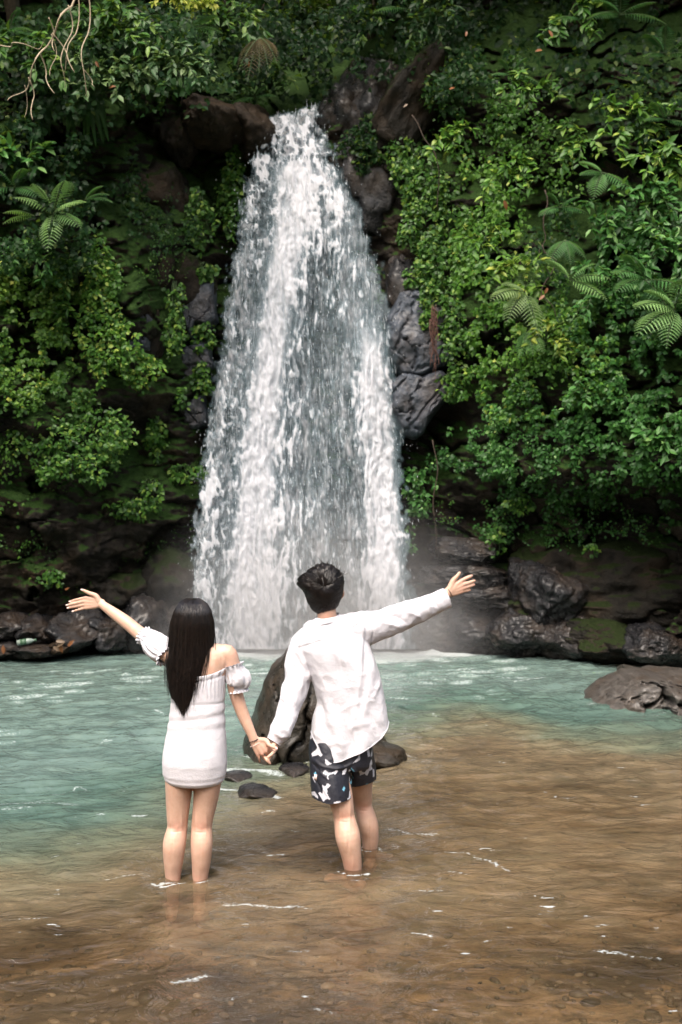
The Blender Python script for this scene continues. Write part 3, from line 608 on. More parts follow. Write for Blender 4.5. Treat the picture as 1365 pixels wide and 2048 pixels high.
def face_dirs(r, n, tilt=.55, droop=.95, spread=.7):
    nrm = norm(np.stack((r.normal(0, spread, n), -np.ones(n), tilt + r.normal(0, spread * .8, n)), -1))
    a = r.uniform(0, 2 * math.pi, n); d = np.stack((np.cos(a), r.normal(0, .3, n) - .25, np.sin(a) - droop), -1)
    return d, nrm
def mound(u, v): return .55 * fbm(u / 55, v / 42, 0, 201, 3) + .35 * fbm(u / 20, v / 16, 0, 203, 2)
def patch(L, r, cu, cv, ru, rv, n, size, off=(.0, .22), dens_thr=-.08, tint=(.1, .9), tilt=.55, hue=0, tpl=TPL4, fc=F4, width=(.6, .95), relief=.15, d0=None):
    a = r.uniform(0, 2 * math.pi, n); q = np.sqrt(r.random(n)) * (1 + .10 * r.normal(0, 1, n))
    u = cu + ru * q * np.cos(a); v = cv + rv * q * np.sin(a)
    m_ = mound(u, v) + .25 * fbm(u / 11, v / 9, 0, 207, 2); thr = dens_thr + .45 * np.clip(q - .6, 0, 1)
    m_ = m_ + .42 * fbm(u / 17, v / 85, 0, 217, 3); k = m_ > thr; u, v, m_ = u[k], v[k], m_[k]; n = len(u)
    base = depth(u, v, False) if d0 is None else np.full(n, d0)
    Y = base - .05 - relief * np.clip(m_ + .15, 0, 1) - r.uniform(*off, n)
    d, nrm = face_dirs(r, n, tilt)
    sz = r.uniform(*size, n) * Y / F
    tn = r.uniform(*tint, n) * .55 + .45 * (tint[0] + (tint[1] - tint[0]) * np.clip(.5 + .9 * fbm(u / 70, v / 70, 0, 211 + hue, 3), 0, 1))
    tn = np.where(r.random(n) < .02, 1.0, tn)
    L.add(PV(u, v, Y), d, nrm, sz, r.uniform(*width, n), tn, tpl, fc)
r = np.random.default_rng(11)
# ground-cover creepers that nobody could count: one mass for each colour of carpet
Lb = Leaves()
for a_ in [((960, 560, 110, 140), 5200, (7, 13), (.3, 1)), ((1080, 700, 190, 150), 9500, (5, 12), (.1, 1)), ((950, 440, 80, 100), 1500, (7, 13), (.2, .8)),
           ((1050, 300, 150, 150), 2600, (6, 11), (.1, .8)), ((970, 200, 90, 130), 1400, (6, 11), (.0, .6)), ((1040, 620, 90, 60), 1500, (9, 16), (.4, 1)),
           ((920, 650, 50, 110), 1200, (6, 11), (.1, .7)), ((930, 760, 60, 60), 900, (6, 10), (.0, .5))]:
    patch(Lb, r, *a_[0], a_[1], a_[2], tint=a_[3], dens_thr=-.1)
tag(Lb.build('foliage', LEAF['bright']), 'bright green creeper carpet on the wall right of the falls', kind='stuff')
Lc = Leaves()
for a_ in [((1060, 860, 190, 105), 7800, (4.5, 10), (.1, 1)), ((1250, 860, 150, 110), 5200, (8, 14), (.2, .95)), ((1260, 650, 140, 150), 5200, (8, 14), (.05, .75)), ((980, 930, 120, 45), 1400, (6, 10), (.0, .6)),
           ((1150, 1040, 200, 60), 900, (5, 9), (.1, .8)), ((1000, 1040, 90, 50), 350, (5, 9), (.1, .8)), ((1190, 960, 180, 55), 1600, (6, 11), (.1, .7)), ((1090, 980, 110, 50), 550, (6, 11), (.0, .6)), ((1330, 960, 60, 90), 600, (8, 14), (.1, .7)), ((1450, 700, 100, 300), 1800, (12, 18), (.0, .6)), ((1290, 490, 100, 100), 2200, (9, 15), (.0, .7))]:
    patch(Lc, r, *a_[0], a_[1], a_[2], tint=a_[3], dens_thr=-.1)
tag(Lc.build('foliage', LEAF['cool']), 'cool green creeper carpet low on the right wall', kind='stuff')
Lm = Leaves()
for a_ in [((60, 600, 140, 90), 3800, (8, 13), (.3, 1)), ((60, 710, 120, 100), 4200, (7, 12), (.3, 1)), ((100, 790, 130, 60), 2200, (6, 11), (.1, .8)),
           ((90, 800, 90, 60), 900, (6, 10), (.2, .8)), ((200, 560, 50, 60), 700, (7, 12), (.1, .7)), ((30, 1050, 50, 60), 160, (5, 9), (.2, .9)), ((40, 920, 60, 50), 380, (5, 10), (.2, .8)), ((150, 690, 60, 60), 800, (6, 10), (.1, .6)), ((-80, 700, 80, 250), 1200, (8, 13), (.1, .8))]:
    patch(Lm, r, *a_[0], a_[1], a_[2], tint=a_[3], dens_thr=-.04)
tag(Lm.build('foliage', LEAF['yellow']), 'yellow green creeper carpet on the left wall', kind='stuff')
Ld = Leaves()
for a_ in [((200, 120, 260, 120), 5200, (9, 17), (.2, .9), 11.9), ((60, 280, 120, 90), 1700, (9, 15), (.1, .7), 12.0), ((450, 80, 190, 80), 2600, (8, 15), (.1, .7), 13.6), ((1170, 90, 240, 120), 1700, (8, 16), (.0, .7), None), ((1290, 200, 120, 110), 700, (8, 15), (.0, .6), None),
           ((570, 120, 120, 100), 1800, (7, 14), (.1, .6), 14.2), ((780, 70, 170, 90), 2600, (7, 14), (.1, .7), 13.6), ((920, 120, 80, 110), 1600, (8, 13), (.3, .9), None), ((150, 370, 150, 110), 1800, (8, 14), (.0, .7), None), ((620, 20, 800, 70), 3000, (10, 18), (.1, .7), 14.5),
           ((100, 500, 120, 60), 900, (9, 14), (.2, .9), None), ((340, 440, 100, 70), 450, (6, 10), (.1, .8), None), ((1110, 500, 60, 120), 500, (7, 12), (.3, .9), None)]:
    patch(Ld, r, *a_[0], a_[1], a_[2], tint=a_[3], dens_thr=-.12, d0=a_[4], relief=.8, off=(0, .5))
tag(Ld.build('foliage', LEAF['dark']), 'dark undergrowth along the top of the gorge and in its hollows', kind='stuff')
Lmo = Leaves()
for a_ in [((330, 1020, 130, 120), 900), ((120, 1080, 160, 120), 1100), ((1180, 1040, 200, 60), 1600), ((920, 1010, 80, 60), 900), ((330, 430, 60, 60), 900), ((820, 200, 60, 90), 300), ((300, 540, 80, 40), 300), ((270, 920, 90, 60), 350)]:
    patch(Lmo, r, *a_[0], a_[1], (2.5, 5), tint=(0, .9), dens_thr=.0, relief=.15, off=(0, .08))
tag(Lmo.build('grass', LEAF['mid']), 'tiny moss tufts and seedlings on the bare rock', kind='stuff')

# creeper clumps one can tell apart
def clump(cu, cv, ru, rv, n, material, label, size=(7, 12), seed=0, relief=.35, dz=.25, tint=(.1, 1)):
    r = np.random.default_rng(300 + seed); Y0 = float(depth(cu, cv, False)) - dz; c = P(cu, cv, Y0)
    root = empty('creeper_clump', c, label, 'creeper', 'creeper clumps on the rock')
    L = Leaves(); a = r.uniform(0, 2 * math.pi, n); q = r.random(n) ** .5; u = cu + ru * q * np.cos(a) * (1 + .25 * np.sin(3 * a + seed)); v = cv + rv * q * np.sin(a) * (1 + .2 * np.cos(4 * a + seed))
    k = fbm(u / 12, v / 12, 0, seed + 400, 3) > -.28; u, v, q = u[k], v[k], q[k]; n = len(u)
    Y = Y0 - relief * np.sqrt(np.clip(1 - q ** 2, 0, 1)) * (.6 + .5 * fbm(u / 14, v / 12, 0, seed + 401, 2)) - r.uniform(0, .08, n)
    d, nrm = face_dirs(r, n, .7); L.add(PV(u, v, Y), d, nrm, r.uniform(*size, n) * Y / F, r.uniform(.6, .95, n), r.uniform(*tint, n), TPL7, F7)
    L.build('leaves', material, root, c)
    paths = []
    for k in range(7):
        e = P(cu + r.uniform(-.7, .7) * ru, cv + r.uniform(-.2, .9) * rv, Y0 - relief * .3); s = P(cu + r.uniform(-.3, .3) * ru, cv - rv * .8, Y0 + .15); t = np.linspace(0, 1, 8)[:, None]
        paths.append(s * (1 - t) + e * t + np.array((0, -.15, .05)) * np.sin(t * 3.1) - c)
    v_, f_ = tubes(paths, [np.linspace(.006, .003, 8)] * 7, 4); fastmesh('stem', v_, f_, STEM, root)
for i, a_ in enumerate([(200, 620, 42, 130, 1500, 'bright', 'long bright creeper strip hanging left of the rock column'), (275, 735, 44, 42, 620, 'bright', 'round bright creeper clump at the foot of the rock column'),
    (240, 690, 34, 60, 420, 'bright', 'creeper tongue joining the long strip to the round clump'), (145, 890, 115, 82, 1700, 'mid', 'wide green creeper cushion on the left wall'),
    (349, 678, 22, 36, 260, 'mid', 'small creeper clump at the upper left of the grey slabs'), (405, 672, 28, 30, 300, 'mid', 'small creeper clump at the upper right of the grey slabs'),
    (401, 760, 24, 36, 330, 'mid', 'creeper clump between the grey slabs next to the falls'), (312, 862, 20, 56, 330, 'mid', 'narrow drooping creeper below the round clump'),
    (372, 946, 36, 18, 200, 'mid', 'little creeper cushion by the left edge of the falls'), (262, 1014, 54, 24, 280, 'mid', 'sprawling creeper sprig on the bare left rock'), (306, 982, 22, 28, 130, 'mid', 'creeper sprig above the sprawling one'),
    (97, 1156, 32, 18, 150, 'mid', 'isolated creeper tuft low on the left rock'), (466, 380, 28, 88, 900, 'mid', 'dark creeper column beside the upper left of the falls'), (398, 440, 34, 60, 420, 'mid', 'thin creeper patch left of the creeper column'),
    (850, 140, 48, 70, 700, 'mid', 'leafy fringe over the top edge of the leaning boulder'), (770, 130, 45, 30, 260, 'dark', 'dark creeper above the wet boulder at the lip'), (440, 215, 60, 18, 260, 'dark', 'dark creepers spilling over the rounded boulder'), (500, 212, 34, 16, 120, 'mid', 'fresh sprigs on top of the angular boulder'), (790, 300, 22, 40, 160, 'mid', 'thin creeper on the lower edge of the leaning boulder'), (912, 670, 30, 80, 420, 'mid', 'creeper fringe hanging over the right side of the grey block'), (842, 556, 40, 22, 240, 'mid', 'creeper fringe over the top of the grey block'), (350, 610, 20, 60, 240, 'mid', 'creeper strand between the rock column and the grey slabs'), (412, 545, 28, 20, 160, 'mid', 'creeper sprig over the top of the blue grey slab'), (900, 770, 22, 30, 160, 'mid', 'creeper sprig beside the cracked block'),
    (728, 290, 42, 56, 760, 'dark', 'dark dripping creeper clump right of the lip'), (812, 330, 26, 60, 420, 'mid', 'creeper tuft under the leaning boulder'), (860, 420, 66, 110, 2300, 'mid', 'dense small leaved creeper slope right of the falls'), (880, 580, 52, 110, 1300, 'mid', 'lower creeper fringe along the grey rock'),
    (838, 985, 32, 56, 330, 'cool', 'spray wet creeper at the right edge of the falls'), (815, 1080, 16, 30, 70, 'cool', 'tiny wet creeper low by the right edge of the falls'), (993, 1080, 20, 34, 90, 'mid', 'hanging sprig over the right ledges'),
    (1040, 1005, 30, 20, 140, 'mid', 'leafy sprig under the right creeper carpet'), (365, 800, 14, 30, 90, 'mid', 'thin creeper between the square slab and the hollow'), (1180, 1098, 22, 10, 60, 'mid', 'little fern like tuft on top of the huge slab'), (220, 880, 36, 60, 500, 'mid', 'dark creeper edge right of the wide cushion')]):
    clump(*a_[:5], LEAF[a_[5]], a_[6], seed=i, relief=.22)

# broad-leaved shrubs: arching stems with big leaves
def shrub(u, v, Y, w_, h_, nst, leaf, material, label, seed, name='shrub', group='broad leaved shrubs on the wall', hang=.4, tint=(.2, 1), per=13, width=(.4, .6)):
    r = np.random.default_rng(500 + seed); c = P(u, v, Y); root = empty(name, c, label, 'plant', group)
    L = Leaves(); paths, rad = [], []
    for k in range(nst):
        e = np.array((r.uniform(-1, 1) * w_, -r.uniform(.15, .7) * w_, r.uniform(-.9, 1) * h_)); t = np.linspace(0, 1, 10)[:, None]
        p = t * e + np.array((0, -.2 * w_, .5 * h_)) * np.sin(t * math.pi * .8) - np.array((0, 0, hang * h_)) * t ** 2; p[0] = (0, .15, 0)
        paths.append(p); rad.append(np.linspace(.010, .003, 10))
        tt = r.uniform(.25, 1, per); tt[-1] = 1; idx = tt * 9; i0 = np.minimum(idx.astype(int), 8); fr_ = (idx - i0)[:, None]; q = p[i0] * (1 - fr_) + p[i0 + 1] * fr_
        tan = norm(p[i0 + 1] - p[i0]); a = r.uniform(0, 2 * math.pi, per); rd = np.stack((np.cos(a), -.35 + 0 * a, np.sin(a) * .7 - .15), -1)
        d = norm(tan * .6 + rd); nrm = norm(np.stack((r.normal(0, .35, per), -.75 + 0 * a, .8 + r.normal(0, .3, per)), -1))
        L.add(q, d, nrm, r.uniform(.7, 1.15, per) * leaf, r.uniform(*width, per), r.uniform(*tint, per), TPL7, F7)
    vv, ff = tubes(paths, rad, 4); fastmesh('stem', vv, ff, STEM, root); L.build('leaves', material, root)
k_ = 0
for (u, v, Y, w_, h_, nst, lf, mt_, lab) in [
    (345, 8, 11.9, .30, .10, 16, .09, 'sunny', 'yellow foliage coloured as if sunlit in the gap at the top left'), (400, 18, 12.2, .2, .08, 8, .09, 'sunny', 'smaller spray coloured as if sunlit right of the bright gap'),
    (1250, 270, 11.3, .45, .35, 16, .13, 'bright', 'bright broad leaved shrub high on the right wall'), (1160, 300, 11.4, .35, .3, 9, .12, 'mid', 'open leafy shrub left of the bright high shrub'),
    (1320, 340, 10.9, .4, .3, 12, .13, 'bright', 'shrub with drooping bright leaves near the right edge'), (1290, 430, 10.9, .45, .35, 17, .12, 'cool', 'blue green shrub under the drooping one'),
    (1200, 460, 11.2, .35, .3, 11, .12, 'cool', 'blue green shrub beside the dark hollow of the right wall'), (1340, 520, 10.6, .4, .35, 15, .12, 'cool', 'large leaved shrub on the right edge at mid height'),
    (1010, 370, 11.6, .3, .3, 9, .11, 'bright', 'light shrub over the upper right creepers'), (1030, 560, 11.5, .4, .25, 12, .12, 'yellow', 'yellow green shrub glowing in the middle of the right wall'),
    (960, 500, 11.8, .3, .25, 8, .11, 'bright', 'fresh green sprays left of the yellow green shrub'), (1090, 690, 11.3, .35, .25, 10, .10, 'yellow', 'pale yellow seedlings under the pale fern'),
    (1200, 590, 11.0, .35, .3, 10, .11, 'cool', 'shrub between the two right ferns'), (1330, 900, 10.8, .4, .28, 16, .12, 'cool', 'glossy shrub above the slab at the right edge'),
    (1180, 780, 11.2, .4, .25, 11, .09, 'cool', 'low glossy shrub in the middle right carpet'), (900, 290, 12.2, .28, .22, 8, .12, 'bright', 'light green sprays above the small leaved slope'),
    (1130, 50, 11.6, .35, .28, 9, .13, 'mid', 'shrub with one large pale leaf at the top right'), (1060, 190, 11.8, .45, .2, 8, .12, 'mid', 'arching shrub high above the creeper slope'),
    (70, 130, 11.2, .5, .35, 18, .13, 'mid', 'leafy shrub behind the dry twigs'), (230, 90, 11.3, .55, .35, 22, .13, 'mid', 'big pale shrub right of the dry twigs'), (330, 150, 11.4, .5, .3, 20, .12, 'pale', 'pale leaved shrub overhanging the hollow'),
    (230, 180, 11.3, .4, .25, 14, .12, 'pale', 'pale drooping shrub under the big one'), (380, 160, 11.6, .3, .2, 8, .16, 'pale', 'long leaved sprig pointing towards the falls'), (40, 300, 11.4, .35, .3, 10, .13, 'dark', 'dim shrub by the left edge above the ferns'),
    (50, 330, 11.2, .3, .2, 6, .17, 'cool', 'big soft leaves above the big fern'), (60, 520, 11.3, .35, .25, 11, .12, 'cool', 'glossy shrub under the big fern'), (150, 560, 11.6, .3, .25, 9, .11, 'mid', 'shrub hanging beside the long creeper strip'),
    (130, 640, 11.7, .28, .2, 7, .10, 'mid', 'leafy sprig over the yellow green carpet'), (720, 60, 13.3, .4, .25, 9, .12, 'mid', 'shrub above the leaning boulder'), (860, 60, 12.6, .5, .35, 14, .11, 'dark', 'trailing shrub at the top centre right'),
    (540, 170, 13.6, .4, .22, 12, .10, 'mid', 'green sprays just above the lip'), (600, 60, 14, .6, .35, 16, .12, 'dark', 'shadowed shrub over the stream above the lip'), (450, 60, 13.0, .6, .35, 18, .12, 'mid', 'shrub below the sunny gap at the top')]:
    shrub(u, v, Y, w_, h_, nst, lf, LEAF[mt_], lab, k_, tint=(.75, 1) if mt_ == 'yellow' else (.15, 1)); k_ += 1

# ferns
def fern(u, v, Y, nf, ln, material, label, seed, spread=1.0, droop=.8, fw=.32, dirs=None, tint=(.2, .9), name='fern', cat='fern', group='ferns on the walls', lob=True):
    r = np.random.default_rng(700 + seed); c = P(u, v, Y); root = empty(name, c, label, cat, group); root['kind'] = 'thing'
    for k in range(nf):
        ang = dirs[k] if dirs else (k + .5) / nf * math.pi * 1.5 - math.pi * .25 + r.normal(0, .12)
        out = np.array((math.cos(ang) * spread, -.55 - .2 * r.random(), math.sin(ang) * .8 + .15)); out /= np.linalg.norm(out); l_ = ln * r.uniform(.8, 1.1)
        t = np.linspace(0, 1, 22)[:, None]; p = t * out * l_ - np.array((0, 0, droop * l_ * .45)) * t ** 2.2
        vv, ff = tubes([p], [np.linspace(.006, .002, 22)], 4)
        tan = norm(np.gradient(p, axis=0)); upv = np.array((0, -.55, .85)); side = norm(np.cross(tan, upv)); nr = norm(np.cross(side, tan))
        L = Leaves(); NP_ = 13 if lob else 15; ti = np.linspace(.12, .985, NP_); pl = np.sin(np.clip(ti * 1.02, 0, 1) ** .75 * math.pi) ** .8 * fw * l_ + .01
        idx = ti * 21; i0 = np.minimum(idx.astype(int), 20); f_ = (idx - i0)[:, None]; q = p[i0] * (1 - f_) + p[i0 + 1] * f_
        tn = r.uniform(*tint)
        for sgn in (1, -1):
            d = norm(side[i0] * sgn + tan[i0] * .45 - np.array((0, 0, .25)))
            if lob:   # each leaflet again carries small lobes
                for w_ in np.linspace(.12, .88, 5):
                    for s2 in (1, -1):
                        dd_ = norm(d * .55 + s2 * tan[i0]); L.add(q + d * (pl * w_)[:, None], dd_, nr[i0] + r.normal(0, .08, (NP_, 3)), pl * .12 * (1.1 - w_) + .004, .5, np.clip(tn + r.normal(0, .08, NP_), 0, 1))
                L.add(q, d, nr[i0], pl, .10, tn)
            else: L.add(q, d, nr[i0] + r.normal(0, .1, (NP_, 3)), pl, .06, np.clip(tn + r.normal(0, .1, NP_), 0, 1))
        fo = L.build('frond', material, root); fastmesh('rachis', vv, ff, STEM, fo)
for i, a_ in enumerate([
    (108, 425, 10.9, 6, .58, 'fern', 'large pale fern spreading on the left wall', dict(dirs=[2.6, 1.9, 1.1, .35, -.5, -1.5], fw=.30, droop=.7, tint=(.65, 1))),
    (70, 432, 10.85, 2, .33, 'yellow', 'yellowing fern beside the large pale fern', dict(dirs=[2.9, 3.4], fw=.28, tint=(.4, .9))),
    (30, 375, 11.1, 4, .45, 'fern', 'dim fern above the large pale fern', dict(tint=(0, .3))), (170, 400, 11.3, 3, .40, 'fern', 'narrow fern reaching right from the large pale fern', dict(dirs=[.3, 0, .7], fw=.16, tint=(0, .4))),
    (1205, 345, 11.0, 4, .38, 'fern', 'soft green fern high on the right wall', dict(dirs=[2.6, 3.2, -.8, -2], tint=(.3, .8))), (1050, 585, 11.0, 5, .50, 'pale', 'pale fern beside the rusty leaves', dict(dirs=[2.5, 3.1, -2.2, 1.6, -1.4], tint=(.6, 1), droop=1)),
    (1140, 560, 10.9, 4, .50, 'fern', 'bright fern right of the rusty leaves', dict(dirs=[.2, .9, 2.3, -.6], tint=(.5, 1))), (1290, 560, 10.5, 5, .56, 'fern', 'cool green fern on the right at mid height', dict(dirs=[2.8, 3.4, 2.2, -.3, -1.2], tint=(.2, .6))),
    (1350, 620, 10.3, 5, .58, 'fern', 'large fern cut by the right edge', dict(dirs=[2.9, 2.4, 3.6, -2, 1.6], tint=(.4, .9))), (1120, 415, 11.3, 4, .36, 'fern', 'dim fern in the hollow of the right wall', dict(tint=(0, .3))),
    (1130, 480, 11.2, 3, .36, 'fern', 'fern hanging below the hollow', dict(dirs=[-.9, -2.2, -1.5], tint=(.1, .4))), (1060, 660, 11.2, 3, .34, 'fern', 'hanging fern below the pale fern', dict(dirs=[-1.2, -2, -1.6], tint=(.4, .8))), (1330, 240, 10.9, 4, .36, 'fern', 'dark fern near the top right', dict(tint=(0, .15))),
    (1020, 150, 11.9, 4, .35, 'fern', 'feathery fern on the upper right wall', dict(tint=(0, .35))), (890, 330, 12.2, 3, .28, 'bright', 'curved light fern at the top of the creeper slope', dict(dirs=[.6, 1.5, 2.6], fw=.18, tint=(.7, 1))), (1240, 30, 11.4, 5, .50, 'fern', 'shadowed fern in the top right corner', dict(tint=(0, .2), lob=False)),
    (1330, 110, 11.2, 5, .45, 'fern', 'thin leaved fern under the shadowed one', dict(tint=(0, .1), lob=False)), (20, 60, 11.0, 4, .42, 'fern', 'fern at the top left edge', dict(tint=(0, .3), lob=False)), (375, 60, 12.5, 5, .6, 'fern', 'fine leaved fern under the sunny gap', dict(tint=(.0, .4), lob=False)),
    (510, 195, 13.3, 4, .35, 'fern', 'small fern on the boulder at the lip', dict(tint=(.1, .5))), (820, 20, 12.6, 4, .5, 'fern', 'dim fern hanging at the top centre', dict(tint=(0, .15), lob=False)), (1160, 40, 11.5, 3, .45, 'fern', 'dim fern next to the pale single leaf', dict(tint=(0, .2), lob=False))]):
    fern(*a_[:5], LEAF[a_[5]], a_[6], i, **a_[7])
fern(520, 75, 12.6, 5, .72, LEAF['dead'], 'dead brown palm frond hanging above the lip', 60, dirs=[-1.2, -1.5, -1.8, -2.1, -.9], fw=.20, droop=.8, lob=False, name='palm_frond', cat='palm frond', group='dead fronds', spread=.6)

# hanging strap leaves, vines, roots, dry twigs
def strap(u, v, Y, n, ln, label, seed):
    r = np.random.default_rng(900 + seed); c = P(u, v, Y); root = empty('strap_leaved_plant', c, label, 'plant', 'strap leaved plants')
    for k in range(n):
        t = np.linspace(0, 1, 12); x = r.uniform(-.28, .28) ; p = np.stack((x * (t ** .6) , -.12 * np.sin(t * 3) , .08 * np.sin(t * 3) - ln * r.uniform(.8, 1.1) * t ** 1.3), -1)
        wv = (.028 * np.sin(np.clip(t * .95 + .03, 0, 1) * math.pi) ** .6)[:, None] * np.array((1, .3, 0)); vv = np.concatenate((p - wv, p + np.array((0, -.008, 0)), p + wv)); g = np.arange(11)
        f = np.concatenate([np.stack((g + a * 12, g + (a + 1) * 12, g + 1 + (a + 1) * 12, g + 1 + a * 12), -1) for a in (0, 1)])
        fastmesh('leaf', vv, [f], LEAF['cool'], root, attrs={'tint': np.full(36, r.uniform(0, .35))})
strap(172, 195, 11.6, 6, .55, 'dark strap leaves hanging under the left shrubs', 1); strap(205, 205, 11.7, 4, .5, 'second bunch of strap leaves, nearer the hollow', 2); strap(118, 200, 11.8, 4, .5, 'third bunch of strap leaves, nearer the left edge', 3)
for i, (pp, Y, lab) in enumerate([
    ([(1090, 380), (1092, 450), (1082, 500), (1095, 560)], 11.4, 'bare vine hanging down the hollow of the right wall'), ([(820, 230), (870, 300), (880, 420)], 12.3, 'vine curving off the leaning boulder'),
    ([(1080, 490), (1110, 520), (1085, 590), (1120, 640)], 11.2, 'crooked vine beside the rusty leaves'), ([(260, 0), (300, 40), (340, 90), (365, 110)], 11.6, 'thin branch slanting down from the top left'),
    ([(358, 130), (360, 210)], 11.8, 'straight thin stem above the hollow'), ([(870, 880), (872, 980), (868, 1100)], 12.7, 'thin root hanging right of the falls')]):
    q = np.array([P(a, b_, Y) for a, b_ in pp]); t = np.linspace(0, len(q) - 1, 16); i0 = np.minimum(t.astype(int), len(q) - 2); p = q[i0] + (t - i0)[:, None] * (q[i0 + 1] - q[i0]); p[:, 0] += .03 * np.sin(t * 5 + i)
    v_, f_ = tubes([p - p[0]], [np.linspace(.008, .005, 16)], 6); o = fastmesh('vine', v_, f_, VINE); o.location = [float(x) for x in p[0]]; tag(o, lab, 'vine', 'vines and roots')
r = np.random.default_rng(41); pa = []
c = P(868, 620, 12.55)
for k in range(26):
    t = np.linspace(0, 1, 12)[:, None]; e = P(870 + r.uniform(-9, 7), r.uniform(640, 760), 12.45); s = P(866 + r.uniform(-6, 6), 605 + r.uniform(0, 40), 12.6)
    pa.append(s * (1 - t) + e * t + .02 * np.sin(t * 9 + k) - c)
v_, f_ = tubes(pa, [np.linspace(.005, .0025, 12)] * 26, 4); o = fastmesh('hanging_roots', v_, f_, ROOT); o.location = [float(x) for x in c]; tag(o, 'reddish bundle of roots hanging over the grey rock', 'root', 'vines and roots')
TW = empty('dry_branch', P(145, -40, 8.6), 'bare pale twigs hanging in front of the top left foliage', 'branch')
loc = np.array(TW.location)
for pp, r0 in [([(150, -60), (142, 5), (125, 45), (103, 68), (84, 100), (68, 140), (58, 162)], .011), ([(58, 155), (40, 180), (22, 208)], .006), ([(60, 160), (62, 195), (72, 246)], .006), ([(98, 35), (103, 70), (115, 110)], .006), ([(105, 66), (130, 100), (155, 152)], .006),
    ([(137, 10), (140, 60), (127, 130), (128, 172)], .006), ([(80, 105), (88, 150), (115, 194)], .006), ([(175, -30), (174, 60), (168, 120), (170, 190)], .007), ([(169, 140), (182, 160), (194, 180)], .004), ([(155, -30), (150, 60), (140, 110), (125, 145)], .006), ([(-40, 78), (20, 88), (36, 93), (70, 94), (88, 82)], .006), ([(103, 68), (108, 110), (106, 160)], .004), ([(50, 170), (45, 230)], .003)]:
    q = np.array([P(a, b_, 8.6) for a, b_ in pp]); t = np.linspace(0, len(q) - 1, 18); i0 = np.minimum(t.astype(int), len(q) - 2); p = q[i0] + (t - i0)[:, None] * (q[i0 + 1] - q[i0]); p = p + .012 * np.stack((np.sin(t * 3), np.sin(t * 2.3) * 6, 0 * t), -1)
    v_, f_ = tubes([p - loc], [np.linspace(r0, r0 * .5, 18)], 5); fastmesh('twig', v_, f_, TWIG, TW)
# scattered dead leaves caught in the vegetation, and litter on the bank
def single_leaf(u, v, Y, s, material, label, seed, flat=False, group='fallen leaves'):
    r = np.random.default_rng(seed); L = Leaves(); d = np.array([[r.normal(), r.normal() * .3, r.normal()]]) if not flat else np.array([[1, .3, 0.02]]); nrm = np.array([[r.normal(0, .3), -1, .5]]) if not flat else np.array([[0, 0, 1.]])
    c = P(u, v, Y)
    if flat: c[2] = flat
    L.add(np.zeros((1, 3)), d, nrm, s, .5, .6, TPL7, F7); o = L.build('fallen_leaf', material); o.location = [float(x) for x in c]; return tag(o, label, 'leaf', group)
for i, (u, v, Y, s, mt_, lab) in enumerate([(932, 73, 11.6, .07, 'rust', 'orange dead leaf caught high above the leaning boulder'), (900, 180, 11.7, .11, 'rust', 'orange dead leaf on the edge of the leaning boulder'), (192, 122, 11.0, .09, 'rust', 'orange leaf among the pale shrubs'), (218, 176, 11.0, .09, 'rust', 'curled orange leaf under the pale shrubs'),
    (1105, 75, 11.2, .10, 'rust', 'rusty leaf in the dark top right'), (1085, 100, 11.2, .10, 'rust', 'second rusty leaf in the dark top right'), (1008, 400, 11.2, .12, 'rust', 'brown leaf in the upper right creepers'), (498, 122, 12.4, .08, 'rust', 'orange leaf resting on the dead palm frond'), (1090, 590, 10.8, .09, 'rust', 'rusty curled leaf between pale and bright fern'), (1096, 575, 10.8, .08, 'rust', 'second rusty leaf between the ferns'), (816, 208, 12.3, .07, 'dead', 'pale leaf stuck on the leaning boulder'),
    (1296, 325, 10.4, .11, 'pale', 'hanging pale leaf on the right wall'), (1250, 655, 10.5, .07, 'yellow', 'yellow leaf under the right fern'), (130, 1180, 12.0, .07, 'rust', 'brown leaf on the left bank')]):
    single_leaf(u, v, Y, s, LEAF[mt_], lab, i)
single_leaf(1240, 1319, 12.1, .10, LEAF['yellow'], 'bright yellow leaf floating near the right bank', 80, flat=.02)
single_leaf(1185, 1347, 11.0, .05, LEAF['yellow'], 'tiny yellow leaf floating left of the brown boulder', 81, flat=.02)
single_leaf(1262, 1886, 4.15, .075, LEAF['rust'], 'orange leaf lying under water at the lower right', 82, flat=-.165)
single_leaf(1188, 1876, 4.2, .05, LEAF['rust'], 'small reddish leaf under water left of the orange one', 83, flat=-.165)
single_leaf(1068, 1936, 3.95, .05, LEAF['yellow'], 'narrow ochre leaf under water near the bottom', 84, flat=-.17)
for i, (u, v) in enumerate([(112, 1282), (122, 1290), (130, 1284), (136, 1293), (106, 1293), (8, 1308)]):
    single_leaf(u, v, 11.7, .11, LEAF['rust' if i % 2 else 'dead'], ['brown leaf at the left of the litter on the bank stone', 'rusty leaf in the middle of the bank litter', 'dry leaf at the top of the bank litter', 'rusty leaf at the right of the bank litter', 'pale dry leaf low in the bank litter', 'orange leaf by the water in the left corner'][i], 90 + i)
